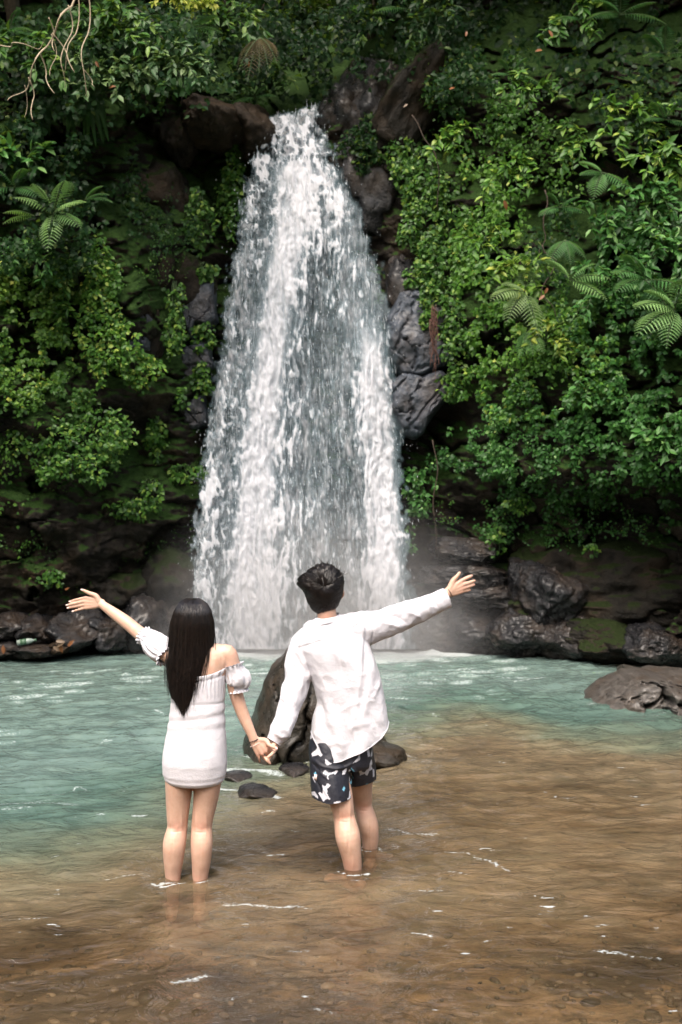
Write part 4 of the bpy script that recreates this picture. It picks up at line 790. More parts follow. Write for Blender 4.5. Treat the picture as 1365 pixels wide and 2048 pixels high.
# plastic bottle on the bank
m, nt, b, out = mat('bottle_plastic'); b.inputs['Base Color'].default_value = (.22, .27, .24, 1); b.inputs['Roughness'].default_value = .25; PLA = m
m, nt, b, out = mat('bottle_label'); b.inputs['Base Color'].default_value = (.06, .12, .07, 1); b.inputs['Roughness'].default_value = .4; LABM = m
def lathe(name, prof, material, parent, k=16):
    a = np.arange(k) * 2 * math.pi / k; v = np.concatenate([np.stack((np.full(k, x), rr * np.cos(a), rr * np.sin(a)), -1) for x, rr in prof])
    return fastmesh(name, v, [grid_faces(len(prof), k, True), np.arange(k)[None, ::-1], (len(prof) - 1) * k + np.arange(k)[None]], material, parent)
B = empty('plastic_bottle', P(52, 1283, 11.55), 'pale plastic bottle with a green label lying on the left bank', 'bottle'); B.rotation_euler = (0, R(-8), R(12))
lathe('body', [(-.10, .02), (-.095, .032), (-.03, .034), (.03, .034), (.06, .028), (.085, .014), (.10, .013)], PLA, B); lathe('label', [(-.06, .0348), (.01, .0348)], LABM, B); lathe('cap', [(.10, .016), (.12, .016)], LABM, B)

# ================================================================ TREES over the gorge, unseen crowns added to shade its top
def tree(base, top, spread, n, leaf, material, label, seed, sunny=False):
    r = np.random.default_rng(1000 + seed); base = np.asarray(base, float); top = np.asarray(top, float)
    root = empty('tree', base, label, 'tree', 'trees over the gorge'); t = np.linspace(0, 1, 14)[:, None]; p = base * (1 - t) + top * t; p[:, 0] += .15 * np.sin(t[:, 0] * 4 + seed)
    v_, f_ = tubes([p - base], [np.linspace(.13, .05, 14)], 8); tr_ = fastmesh('trunk', v_, f_, BARK, root); L = Leaves(); pa, ra = [], []
    for k in range(34):
        s = p[r.integers(6, 14)]; e = top + r.normal(0, 1, 3) * np.asarray(spread) * .55; q = s * (1 - t) + e * t; q[:, 2] += .2 * np.sin(t[:, 0] * 3); pa.append(q - base); ra.append(np.linspace(.03, .008, 14))
        m_ = n // 34; w_ = e + r.normal(0, 1, (m_, 3)) * np.array((.42, .42, .3)); nr = np.stack((r.normal(0, .5, m_), r.normal(-.2, .5, m_), np.ones(m_)), -1); L.add(w_, r.normal(0, 1, (m_, 3)) * (1, 1, .5) - (0, 0, .3), nr, r.uniform(.7, 1.3, m_) * leaf, r.uniform(.4, .6, m_), r.uniform(.1, 1, m_))
    v_, f_ = tubes(pa, ra, 5); fastmesh('branches', v_, f_, BARK, root); L.build('crown', material, root, base)
tree((-4.5, 13.5, 7.5), (-4.2, 12.0, 10.2), (2.2, 1.6, .8), 5200, .16, LEAF['mid'], 'tree leaning over the top left of the gorge', 1)
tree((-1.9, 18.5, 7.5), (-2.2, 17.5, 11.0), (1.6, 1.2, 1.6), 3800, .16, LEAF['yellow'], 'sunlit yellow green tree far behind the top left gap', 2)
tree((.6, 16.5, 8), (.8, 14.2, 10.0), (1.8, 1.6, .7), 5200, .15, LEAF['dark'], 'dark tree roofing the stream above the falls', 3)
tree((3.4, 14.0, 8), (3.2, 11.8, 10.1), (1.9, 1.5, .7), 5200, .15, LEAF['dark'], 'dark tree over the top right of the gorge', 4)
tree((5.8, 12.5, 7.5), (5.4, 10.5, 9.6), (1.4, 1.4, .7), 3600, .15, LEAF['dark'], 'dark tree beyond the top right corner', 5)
# ================================================================ PEOPLE
def spline(pts, n):
    p = np.asarray(pts, float); m_ = len(p)
    if m_ == 2: t = np.linspace(0, 1, n)[:, None]; return p[0] * (1 - t) + p[1] * t
    q = np.concatenate((2 * p[:1] - p[1:2], p, 2 * p[-1:] - p[-2:-1])); t = np.linspace(0, m_ - 1, n); i = np.minimum(t.astype(int), m_ - 2); f = (t - i)[:, None]
    a, b_, c, d = q[i], q[i + 1], q[i + 2], q[i + 3]
    return .5 * (2 * b_ + (c - a) * f + (2 * a - 5 * b_ + 4 * c - d) * f ** 2 + (3 * b_ - a - 3 * c + d) * f ** 3)
def limb(pts, rad, k=20, n=26, dr=1.0, ref=(0, 1., 0), mod=None, caps=True):
    """closed tapered tube through joints; rad = visible half width, dr = depth / width"""
    p = spline(pts, n); r_ = spline(np.asarray(rad, float)[:, None], n)[:, 0]; drs = np.broadcast_to(dr, (len(rad),)).astype(float); d_ = spline(drs[:, None], n)[:, 0]
    t = norm(np.gradient(p, axis=0)); ref = np.asarray(ref, float); s = norm(np.cross(t, ref)); dp = np.cross(s, t)
    if caps:
        e0 = [p[0] - t[0] * r_[0] * q for q in (.85, .5)]; e1 = [p[-1] + t[-1] * r_[-1] * q for q in (.5, .85)]
        p = np.concatenate((e0, p, e1)); r_ = np.concatenate((r_[0] * np.array((.45, .86)), r_, r_[-1] * np.array((.86, .45)))); d_ = np.concatenate((d_[[0, 0]], d_, d_[[-1, -1]]))
        s = np.concatenate((s[[0, 0]], s, s[[-1, -1]])); dp = np.concatenate((dp[[0, 0]], dp, dp[[-1, -1]]))
    a = np.arange(k) * 2 * math.pi / k; m_ = 1.0
    if mod is not None: m_ = mod(np.linspace(0, 1, len(p))[:, None], a[None, :])[..., None]
    v = p[:, None] + m_ * r_[:, None, None] * (np.cos(a)[None, :, None] * s[:, None] + (np.sin(a)[None, :, None] * d_[:, None, None]) * dp[:, None])
    return v.reshape(-1, 3), [grid_faces(len(p), k, True), np.arange(k)[None, ::-1], (len(p) - 1) * k + np.arange(k)[None]]
def rings(rows, k=64, n=60, ex=2.3, mod=None, caps=True):
    """horizontal cross sections: rows of (cx, cy, cz, half width, half depth); superellipse sections"""
    q = spline(np.asarray(rows, float), n); a = np.arange(k) * 2 * math.pi / k
    ca, sa = np.cos(a), np.sin(a); ca = np.sign(ca) * np.abs(ca) ** (2 / ex); sa = np.sign(sa) * np.abs(sa) ** (2 / ex)
    m_ = mod(np.linspace(0, 1, n)[:, None], a[None, :]) if mod is not None else np.ones((n, k))
    v = np.stack((q[:, 0:1] + q[:, 3:4] * m_ * ca, q[:, 1:2] + q[:, 4:5] * m_ * sa, np.repeat(q[:, 2:3], k, 1)), -1).reshape(-1, 3)
    f = [grid_faces(n, k, True)]
    if caps: f += [np.arange(k)[None, ::-1], (n - 1) * k + np.arange(k)[None]]
    return v, f
def ball(c, rad, k=20, rot=None):
    th = np.linspace(.12, math.pi - .12, 14); a = np.arange(k) * 2 * math.pi / k
    v = np.stack((np.sin(th)[:, None] * np.cos(a), np.sin(th)[:, None] * np.sin(a), np.repeat(-np.cos(th)[:, None], k, 1)), -1).reshape(-1, 3) * np.asarray(rad)
    if rot is not None: v = v @ np.array(rot).T
    return v + np.asarray(c), [grid_faces(14, k, True), np.arange(k)[None, ::-1], 13 * k + np.arange(k)[None]]
def solid(pieces, voxel, smooth=4, fac=.5):
    """fuse closed pieces into one continuous skin; returns verts (n,3) and quads (m,4)"""
    V, Fs, b = [], [], 0
    for v, f in pieces: V.append(v); Fs += [x + b for x in f]; b += len(v)
    o = fastmesh('tmp', np.concatenate(V), Fs, None)
    md = o.modifiers.new('r', 'REMESH'); md.mode = 'VOXEL'; md.voxel_size = voxel; md.adaptivity = 0
    s = o.modifiers.new('s', 'SMOOTH'); s.factor = fac; s.iterations = smooth
    dg = bpy.context.evaluated_depsgraph_get(); ev = o.evaluated_get(dg); me = ev.to_mesh()
    v = np.empty(len(me.vertices) * 3, np.float32); me.vertices.foreach_get('co', v); n_ = np.empty(len(me.vertices) * 3, np.float32); me.vertices.foreach_get('normal', n_)
    q = np.empty(len(me.loops), np.int32); me.loops.foreach_get('vertex_index', q); tot = np.empty(len(me.polygons), np.int32); me.polygons.foreach_get('loop_total', tot)
    ev.to_mesh_clear(); m0 = o.data; bpy.data.objects.remove(o); bpy.data.meshes.remove(m0)
    assert (tot == 4).all()
    return v.reshape(-1, 3).astype(float), q.reshape(-1, 4), n_.reshape(-1, 3).astype(float)
def trim(v, q, below):
    """cut a shell along a smooth border: below(v) > 0 where cloth ends; border verts are pulled onto the edge by the caller"""
    b = below(v) > 0; keep = ~b[q].all(1); q = q[keep]; used = np.zeros(len(v), bool); used[q] = True; idx = np.cumsum(used) - 1
    return used, idx[q], b

m, nt, b, out = mat('skin')
n1 = noise(nt, 14, 6, .7); n2 = noise(nt, 160, 2); rd = attr(nt, 'flush')
c1 = ramp(nt, n1.outputs[0], [(.3, (.50, .305, .22)), (.7, (.62, .41, .315))]).outputs[0]
nt.links.new(mixc(nt, rd.outputs['Fac'], c1, (.54, .24, .18)), b.inputs['Base Color']); b.inputs['Roughness'].default_value = .48
b.inputs['Subsurface Weight'].default_value = .12; b.inputs['Subsurface Radius'].default_value = (.03, .012, .006); b.inputs['Subsurface Scale'].default_value = .5
bump(nt, n2.outputs[0], .12, .002, b); SKIN = m
m, nt, b, out = mat('hair_black'); n1 = noise(nt, 60, 3); nt.links.new(ramp(nt, n1.outputs[0], [(.3, (.004, .003, .003)), (.7, (.016, .010, .008))]).outputs[0], b.inputs['Base Color'])
b.inputs['Roughness'].default_value = .31; b.inputs['Specular IOR Level'].default_value = .55; HAIR = m
def cloth_mat(name, col, kind):
    m, nt, b, out = mat(name)
    if kind == 'crinkle':
        n1 = noise(nt, 190, 3, .6, stretch=(.55, .55, 1.3)); n2 = noise(nt, 46, 4, .6, stretch=(.7, .7, 1.5)); h = math_(nt, 'ADD', n1.outputs[0], math_(nt, 'MULTIPLY', n2.outputs[0], 1.1)); s, dist = .35, .0045
    elif kind == 'knit':
        n1 = noise(nt, 330, 2, .6, stretch=(.7, .7, 1.6)); n2 = noise(nt, 30, 3); h = math_(nt, 'ADD', n1.outputs[0], math_(nt, 'MULTIPLY', n2.outputs[0], .4)); s, dist = .5, .004
    else: n1 = noise(nt, 90, 3); n2 = n1; h = n1.outputs[0]; s, dist = .2, .002
    if kind != 'plain':
        n9 = noise(nt, 11 if kind == 'crinkle' else 7, 7, .62, stretch=(1, 1, .6 if kind == 'crinkle' else 1.6)); n9.inputs['Distortion'].default_value = .8
        rdg = math_(nt, 'ABSOLUTE', math_(nt, 'SUBTRACT', n9.outputs[0], .5)); b0 = bump(nt, rdg, .30 if kind == 'crinkle' else .18, -.035, None); bump(nt, h, s, dist, b, b0.outputs[0])
    else: bump(nt, h, s, dist, b)
    c = mixc(nt, ramp(nt, n2.outputs[0], [(.35, (0,) * 3), (.7, (1,) * 3)]).outputs[0], tuple(x * .93 for x in col), col); nt.links.new(c, b.inputs['Base Color']); b.inputs['Roughness'].default_value = .85; b.inputs['Specular IOR Level'].default_value = .2
    b.inputs['Sheen Weight'].default_value = .15
    tr = N(nt, 'ShaderNodeBsdfTranslucent'); nt.links.new(c, tr.inputs[0]); mx = N(nt, 'ShaderNodeMixShader'); mx.inputs[0].default_value = .18 if kind == 'crinkle' else .06
    nt.links.new(b.outputs[0], mx.inputs[1]); nt.links.new(tr.outputs[0], mx.inputs[2]); nt.links.new(mx.outputs[0], out.inputs[0]); return m
SHIRT = cloth_mat('white_linen', (.72, .71, .765), 'crinkle'); DRESS = cloth_mat('white_knit', (.69, .675, .725), 'knit')
m, nt, b, out = mat('swim_shorts_cloth'); nt.links.new(attr(nt, 'print').outputs['Color'], b.inputs['Base Color']); b.inputs['Roughness'].default_value = .6; n1 = noise(nt, 300, 2); n2 = noise(nt, 20, 3); bump(nt, math_(nt, 'ADD', math_(nt, 'MULTIPLY', n1.outputs[0], .1), n2.outputs[0]), .35, .02, b); SHORTS = m
m, nt, b, out = mat('bracelet_cord'); b.inputs['Base Color'].default_value = (.03, .02, .018, 1); b.inputs['Roughness'].default_value = .5; CORD = m
m, nt, b, out = mat('nail'); b.inputs['Base Color'].default_value = (.80, .62, .58, 1); b.inputs['Roughness'].default_value = .2; NAIL = m
m, nt, b, out = mat('eye_white'); b.inputs['Base Color'].default_value = (.7, .68, .66, 1); b.inputs['Roughness'].default_value = .15; EYE = m
m, nt, b, out = mat('iris_dark'); b.inputs['Base Color'].default_value = (.02, .012, .008, 1); b.inputs['Roughness'].default_value = .1; IRIS = m

def hand(wr, kn, mid, tips, thumb, s=1.0, fr=.0085, wrr=.021):
    """palm as a fan of metacarpals, four separate bent fingers and a thumb from the side of the palm"""
    out = []; wr = np.asarray(wr, float)
    cen = np.mean(kn, 0)
    for i in range(4):
        w0 = wr + (kn[i] - cen) * .42; d = norm(kn[i] - w0)
        out.append(limb([w0 - d * .012 * s, w0 * .5 + kn[i] * .5, kn[i]], [.0125 * s, .0128 * s, .0105 * s], k=12, n=8, dr=.95))
        if i < 3:
            w1 = wr + (kn[i + 1] - cen) * .42; a = (kn[i] + kn[i + 1]) / 2; out.append(limb([(w0 + w1) / 2, a * .9 + (w0 + w1) * .05], [.012 * s, .0095 * s], k=10, n=6))
        f_ = [1.0, 1.04, 1.0, .88][i] * fr * s; out.append(limb([kn[i] - d * .01, kn[i], mid[i], (mid[i] * .42 + tips[i] * .58), tips[i]], [f_ * 1.12, f_ * 1.1, f_ * 1.02, f_ * .93, f_ * .74], k=12, n=16))
    out.append(limb([wr * .75 + thumb[0] * .25, thumb[0], thumb[1], thumb[2]], [.0155 * s, .0140 * s, .0100 * s, .0075 * s], k=12, n=14))
    return out
def foot(ankle, heel, toe, sole, s=1.0):
    ankle, heel, toe = (np.array(t, float) for t in (ankle, heel, toe)); d = norm(toe - heel); sd = np.cross(d, (0, 0, 1.)); L = np.linalg.norm(toe - heel)
    o_ = [limb([ankle, heel + d * .03 + (0, 0, .035)], [.034 * s, .034 * s], k=14, n=8)]
    o_.append(limb([heel + (0, 0, .028), heel + d * L * .3 + (0, 0, .034), heel + d * L * .6 + (0, 0, .026), heel + d * L * .8 + (0, 0, .016)], [.030 * s, .031 * s, .040 * s, .043 * s], k=16, n=14, ref=(0, 0, 1.), dr=[.9, 1.0, .6, .36]))
    o_.append(limb([ankle - (0, 0, .03), heel + d * L * .55 + (0, 0, .03)], [.030 * s, .026 * s], k=12, n=8))
    for i in range(5):
        b_ = heel + d * L * (.80 - .02 * abs(i - 1)) + sd * (.032 - .0165 * i) * s + np.array((0, 0, .013)); l_ = L * (.20, .20, .18, .155, .13)[i]; o_.append(limb([b_, b_ + d * l_ * .6 + (0, 0, .004), b_ + d * l_], [(.012, .0085, .008, .0078, .0075)[i] * s, (.0115, .008, .0075, .007, .007)[i] * s, (.010, .007, .0065, .006, .006)[i] * s], k=10, n=8))
    return o_
def head(c, yaw, tilt, roll, s=1.0, ears=True, ex=0.0, ez=0.0):
    """skull, jaw, nose, lips, ears; +Y is the way the face looks before yaw"""
    e = []
    e.append(ball((0, -.012, .018), (.073, .092, .088))); e.append(ball((0, .012, -.035), (.058, .070, .075))); e.append(ball((0, .045, -.075), (.036, .036, .030)))
    e.append(limb([(0, .083, -.005), (0, .094, -.022), (0, .105, -.036)], [.008, .010, .013], k=12, n=8)); e.append(ball((.010, .095, -.038), (.009, .010, .007))); e.append(ball((-.010, .095, -.038), (.009, .010, .007)))
    e.append(limb([(-.022, .080, -.060), (0, .090, -.058), (.022, .080, -.060)], [.004, .0062, .004], k=10, n=8, ref=(0, 0, 1.))); e.append(limb([(-.019, .079, -.067), (0, .088, -.068), (.019, .079, -.067)], [.004, .0070, .004], k=10, n=8, ref=(0, 0, 1.)))
    e.append(limb([(-.045, .072, .022), (0, .086, .020), (.045, .072, .022)], [.009, .010, .009], k=10, n=8, ref=(0, 0, 1.)))
    for sx in (-1, 1):
        e.append(ball((sx * .036, .062, -.025), (.020, .016, .018)))
        if ears: e.append(limb([(sx * (.070 + ex * .6), -.006, -.036 + ez), (sx * (.084 + ex), -.012, -.012 + ez), (sx * (.085 + ex), -.014, .012 + ez), (sx * (.078 + ex), -.002, .020 + ez)], [.008, .011, .012, .007], k=12, n=12, ref=(1., 0, 0), dr=.45))
    cy, sy, ct, st_, cr, sr = math.cos(yaw), math.sin(yaw), math.cos(tilt), math.sin(tilt), math.cos(roll), math.sin(roll)
    Rz = np.array(((cy, -sy, 0), (sy, cy, 0), (0, 0, 1))); Rx = np.array(((1, 0, 0), (0, ct, -st_), (0, st_, ct))); Ry = np.array(((cr, 0, sr), (0, 1, 0), (-sr, 0, cr))); M = Ry @ Rz @ Rx
    return [((v * s) @ M.T + np.asarray(c), f) for v, f in e], M
def skin_body(pieces, root, loc, flush, voxel=.0035, marks=()):
    v, q, n_ = solid(pieces, voxel, 3); bk_ = sstep(0, -.6, n_[:, 1]); dsp = .0006 * fbm(v[:, 0] * 30, v[:, 1] * 30, v[:, 2] * 24, 77, 3)
    for c, hx, hz, dep_ in marks: dsp = dsp + bk_ * dep_ * np.exp(-((v[:, 0] - c[0]) / hx) ** 2 - ((v[:, 2] - c[2]) / hz) ** 2) * (np.abs(v[:, 1] - c[1]) < .12)
    v = v + n_ * dsp[:, None]
    fl = np.zeros(len(v))
    for c, r_, k in flush: fl = np.maximum(fl, k * np.exp(-(np.linalg.norm(v - np.asarray(c), axis=1) / r_) ** 2))
    return fastmesh('body', v - loc, [q], SKIN, root, attrs={'flush': fl})
def eyes(c, M, s, root, loc):
    for sx in (-1, 1):
        for nm, off, rad, mt_ in (('eye', (sx * .031, .066, .000), .0125, EYE), ('iris', (sx * .031, .0755, .000), .0052, IRIS)):
            v, f = ball((0, 0, 0), (rad,) * 3, 14); v = v + (M @ (np.array(off) * s)) + c - loc; fastmesh(nm, v, f, mt_, root)
def ring_cord(c, axis, ra, rb, rr, root, loc, name='bracelet', material=None):
    axis = norm(np.asarray(axis, float)); s = norm(np.cross(axis, (0, 1., 0))); d = np.cross(s, axis); a = np.linspace(0, 2 * math.pi, 40)
    p = np.asarray(c) + np.cos(a)[:, None] * s * ra + np.sin(a)[:, None] * d * rb - loc; v, f = tubes([p], [np.full(40, rr)], 6); return fastmesh(name, v, f, material or CORD, root)
def strands(paths, r0, root, name='hair', r1=.0003, k=3, core=None, material=None):
    n, m_ = paths.shape[:2]; t = norm(np.gradient(paths, axis=1)); up = np.broadcast_to(np.array((.3, -1., .2)), t.shape); a = norm(np.cross(t, up)); b_ = np.cross(t, a)
    ang = np.arange(k) * 2 * math.pi / k; rr = (r0 * (1 - np.linspace(0, 1, m_) ** 3) + r1)[None, :, None, None]
    v = paths[:, :, None] + rr * (np.cos(ang)[None, None, :, None] * a[:, :, None] + np.sin(ang)[None, None, :, None] * b_[:, :, None])
    g = grid_faces(m_, k, True); f = (np.arange(n)[:, None, None] * m_ * k + g[None]).reshape(-1, 4); v = v.reshape(-1, 3); fs = [f]
    if core is not None: fs = [f] + [x + len(v) for x in core[1]]; v = np.concatenate((v, core[0]))
    return fastmesh(name, v, fs, material or HAIR, root)

# ---------------------------------------------------------------- the woman
WY_ = 4.88; SW = WY_ / F                                   # metres per photo pixel at her distance
def w(px, py, dy=0.0): return P(px, py, WY_ + dy)
loc = np.array(P(385, 1024, WY_)); loc[2] = -.2
wom = empty('person', loc, 'woman in a white off the shoulder dress, left arm raised towards the falls', 'person')
hc = w(386, 1243, .01); hd, HM = head(hc, R(-16), R(10), 0, .97)
pc = list(hd)
pc.append(limb([w(387, 1262, .01), w(390, 1290, .0), w(392, 1318, .0)], [.047, .047, .062], dr=1.0))
row = lambda py, cx, hw, hdp, dy=0.0: (*w(cx, py, dy), hw * SW, hdp)
pc.append(rings([row(1284, 393, 22, .045, 0), row(1294, 396, 42, .058, .0), row(1306, 398, 60, .068, .0), row(1320, 398, 62, .076, .0), row(1345, 397, 56, .082, .0), row(1400, 396, 48, .085), row(1433, 394, 49, .085), row(1480, 391, 55, .096), row(1521, 390, 60, .105), row(1556, 389, 55, .095)]))
pc.append(limb([w(388, 1292, -.005), w(420, 1300, -.005), w(456, 1306, 0)], [.032, .036, .040], dr=1.0)); pc.append(limb([w(388, 1292, -.005), w(362, 1302, -.005), w(341, 1308, 0)], [.032, .036, .040]))
pc.append(limb([w(428, 1318, -.030), w(425, 1345, -.040)], [.042, .036], dr=.9))            # shoulder blade
# legs
def leg(xs):
    return [limb([w(c, py, dy) for py, c, hw, dy in xs], [hw * SW for _, _, hw, _ in xs], k=24, n=40, dr=[1.15, 1.12, 1.1, 1.05, 1.02, 1.1, 1.05, 1.0, 1.0][:len(xs)])]
pc += leg([(1530, 361, 31, 0), (1565, 359, 28, 0), (1605, 357, 24.5, .01), (1635, 355.5, 21.5, .01), (1656, 355, 20.3, .01), (1686, 349.5, 22.8, -.01), (1718, 347.5, 20, -.01), (1752, 346.5, 15.5, 0), (1806, 346, 10.5, .0)])
pc += leg([(1530, 415, 31, 0), (1565, 415, 28, 0), (1605, 411, 24, .01), (1635, 406, 21.5, .01), (1656, 404, 20.8, .01), (1686, 404, 21.8, -.01), (1718, 403, 19.5, -.01), (1752, 401, 15.8, 0), (1806, 399, 10.5, .0)])
for cx, tx in ((346, -.05), (399, .05)):
    a = w(cx, 1806); pc += foot(a, (a[0], a[1] - .035, -.2), (a[0] + tx, a[1] + .185, -.2), -.2, .9)
# raised left arm (reaches sideways and a little forward)
Ls, Le, Lw = w(341, 1309, .0), w(277, 1264, .15), w(201, 1206.5, .24)
pc.append(limb([w(360, 1312, 0), Ls, w(312, 1290, .06), Le, w(250, 1242, .18), w(225, 1224, .21), Lw], [.05, .046, .042, .0345, .0325, .0275, .0205], n=40, dr=[.9, .95, 1, 1, .95, .9, .75]))
h = lambda x, y, dy: w(120 + x / 7.583, 1150 + y / 7.583, dy)
kn = [h(392, 345, .25), h(372, 400, .25), h(376, 452, .25), h(392, 498, .25)]
md = [h(262, 372, .262), h(235, 430, .265), h(245, 478, .268), h(292, 526, .262)]
tp_ = [h(158, 400, .285), h(112, 455, .29), h(130, 498, .29), h(204, 548, .275)]
hl = hand(Lw, kn, md, tp_, [h(548, 318, .24), h(442, 272, .235), h(342, 226, .235)], fr=.0072, s=1.0); pc += hl
# lowered right arm
Rs, Re, Rw = w(456, 1309), w(477, 1402, .03), w(509, 1480, .02)
pc.append(limb([w(436, 1312), Rs, w(466, 1345, .01), w(470, 1375, .02), Re, w(487, 1430, .03), w(499, 1458, .025), Rw], [.05, .046, .041, .036, .0325, .0305, .0255, .0215], n=40, dr=[.9, .95, 1, 1, 1, .95, .9, .8]))
g = lambda x, y, dy: w(480 + x / 11.375, 1440 + y / 11.375, dy)
kn = [g(640, 640, .03), g(590, 715, .02), g(510, 770, .015), g(415, 790, .02)]
md = [g(705, 725, .05), g(640, 800, .045), g(545, 860, .03), g(435, 850, .02)]
tp2 = [g(660, 790, .075), g(600, 840, .075), g(650, 955, .04), g(455, 955, .035)]
pc += hand(Rw, kn, md, tp2, [g(590, 470, .03), g(680, 575, .01), g(830, 640, .005)], fr=.0075)
skin_body(pc, wom, loc, [(t, .02, .45) for t in kn] + [(t, .014, .5) for t in tp_ + tp2] + [(w(355, 1658, -.05), .035, .5), (w(404, 1658, -.05), .035, .5), (w(350, 1758), .06, .35), (w(400, 1758), .06, .35), (Re, .03, .5), (Le, .03, .5), (w(475, 1300), .04, .3)], marks=[(w(355, 1658), .024, .0035, -.0028), (w(403, 1659), .024, .0035, -.0028), (w(357, 1650), .012, .012, .003), (w(405, 1650), .012, .012, .003), (w(344, 1640), .006, .05, .003), (w(366, 1640), .006, .05, .003), (w(394, 1642), .006, .05, .003), (w(415, 1642), .006, .05, .003), (w(349, 1690), .004, .06, -.0022), (w(404, 1690), .004, .06, -.0022), (w(346, 1752), .007, .06, .002), (w(401, 1752), .007, .06, .002), (w(398, 1335), .007, .10, -.004), (w(430, 1330), .022, .035, .004), (w(446, 1320), .006, .03, -.002)])
for t_, d_ in [(tp_[i], norm(tp_[i] - md[i] * 0 - [h(262, 372, .262), h(235, 430, .265), h(245, 478, .268), h(292, 526, .262)][i])) for i in range(4)] + [(h(342, 226, .235), norm(h(342, 226, .235) - h(442, 272, .235))), (g(830, 640, .005), norm(g(830, 640, .005) - g(680, 575, .01)))]:
    v, f = ball((0, 0, 0), (.0048, .0022, .0075), 10); s_ = np.cross(d_, (0, 1., 0)); s_ /= np.linalg.norm(s_); M_ = np.stack((s_, np.cross(d_, s_), d_), 1); v = v @ M_.T + t_ + np.array((0, -.0058, 0)) + d_ * .001; fastmesh('fingernail', v - loc, f, NAIL, wom)
eyes(hc, HM, .97, wom, loc)
ring_cord(w(508, 1481, .02), (Rw - Re), .0255, .021, .0022, wom, loc)
ring_cord(w(511, 1489, .02), (Rw - Re) + np.array((0, 0, .02)), .0275, .020, .0012, wom, loc, name='thin_bracelet', material=NAIL)
# dress
rr = np.random.default_rng(5)
def dmod(t, a):
    py = interp(t, [(0, 1347), (1, 1566)]); gather = sstep(1398, 1386, py) * sstep(1350, 1358, py)
    g1 = .020 * np.sin(34 * a + 3 * fbm(a * 2, t * 3, 0, 3, 2)) * gather * (.6 + .4 * np.sin(a * 3))
    frill = .035 * np.sin(22 * a + 2 * np.sin(3 * a)) * sstep(1356, 1348, py)
    seam = -.022 * np.exp(-((py - 1403) / 2.6) ** 2) - .03 * np.exp(-((py - 1357) / 2.2) ** 2)
    d = np.cos(a) * 0
    f1 = .020 * np.exp(-((py - 1423 + 7 * np.cos(a)) / 6) ** 2) - .018 * np.exp(-((py - 1433 + 8 * np.cos(a)) / 5) ** 2) + .014 * np.exp(-((py - 1446 + 5 * np.cos(a + .6)) / 6) ** 2) - .010 * np.exp(-((py - 1458 + 6 * np.cos(a + .6)) / 5) ** 2)
    hem = .018 * np.exp(-((py - 1560) / 3) ** 2)
    back = sstep(-.1, .5, -np.sin(a)); butt = .05 * np.exp(-((py - 1512) / 26) ** 2) * (np.exp(-((a - 4.71 - .42) / .38) ** 2) + np.exp(-((a - 4.71 + .42) / .38) ** 2))
    return 1 + g1 + frill + seam + f1 + hem + butt + .008 * fbm(np.cos(a) * 3, t * 14, np.sin(a) * 3, 8, 3)
rows = [(1347, 397, 58, .094), (1356, 397, 56, .092), (1372, 397, 54, .094), (1403, 396, 53.5, .093), (1433, 395, 55, .095), (1455, 393.5, 57.5, .100), (1480, 392, 61, .108), (1505, 390.5, 63.5, .117), (1525, 390, 64.5, .120), (1548, 390, 63, .116), (1560, 390, 59, .108), (1566, 390, 56, .100)]
# rows are evenly re-spaced so that the pattern function can read the height directly
pys = np.linspace(1347, 1566, 110); R_ = np.array(rows, float); rw = [row(py, np.interp(py, R_[:, 0], R_[:, 1]), np.interp(py, R_[:, 0], R_[:, 2]), np.interp(py, R_[:, 0], R_[:, 3])) for py in pys]
v, f = rings(rw, k=240, n=110, ex=2.25, mod=dmod, caps=False)
# the off-the-shoulder neckline climbs towards the arms and the hem is slightly curved
t_ = np.repeat(np.linspace(0, 1, 110), 240); xr = (v[:, 0] - w(397, 1300)[0]) / (60 * SW)
v[:, 2] += (1 - sstep(0, .25, t_)) * SW * (15 * np.clip(xr, -1, 1) ** 2) + sstep(.85, 1, t_) * SW * 4 * np.clip(xr, -1, 1) ** 2
inner = v.copy(); cx_ = np.repeat(v.reshape(110, 240, 3).mean(1), 240, 0); inner = cx_ + (v - cx_) * np.array((.965, .955, 1))
nv = len(v); ft = f[0]; i_ = np.arange(240); j_ = (i_ + 1) % 240; lt = 109 * 240
dress = fastmesh('dress', np.concatenate((v, inner)) - loc, [ft, ft[:, ::-1] + nv, np.stack((i_, i_ + nv, j_ + nv, j_), -1), np.stack((lt + i_, lt + j_, lt + j_ + nv, lt + i_ + nv), -1)], DRESS, wom)
def puff(path, rad, seed, n=60, k=120, nr=15):
    def mod(t, a): 
        fr_ = sstep(.16, .03, t) + sstep(.86, .97, t); mid = sstep(.1, .3, t) * sstep(.9, .7, t)
        return 1 + .13 * fr_ * np.sin(nr * a + 2 * np.sin(2 * a + seed)) + mid * (.075 * np.sin(9 * a + 2.5 * np.sin(3 * a + seed) + 4 * t) + .10 * fbm(np.cos(a) * 2.4, t * 3, np.sin(a) * 2.4 + seed, 12, 3))
    v, f = limb(path, rad, k=k, n=n, dr=.95, mod=mod, caps=False); v2 = v.reshape(n, k, 3); c = v2.mean(1, keepdims=True); inn = (c + (v2 - c) * .93).reshape(-1, 3); nv = len(v)
    i_ = np.arange(k); j_ = (i_ + 1) % k; lt = (n - 1) * k
    return fastmesh('puff_sleeve', np.concatenate((v, inn)) - loc, [f[0], f[0][:, ::-1] + nv, np.stack((i_, i_ + nv, j_ + nv, j_), -1), np.stack((lt + i_, lt + j_, lt + j_ + nv, lt + i_ + nv), -1)], SHIRT, dress)
px_ = SW
puff([w(465, 1329, .0), w(467, 1336, .0), w(472, 1348, .01), w(477, 1358, .015), w(478, 1368, .02), w(477, 1376, .02), w(478, 1384, .02)], [.054, .045, .056, .060, .053, .040, .047], 1)
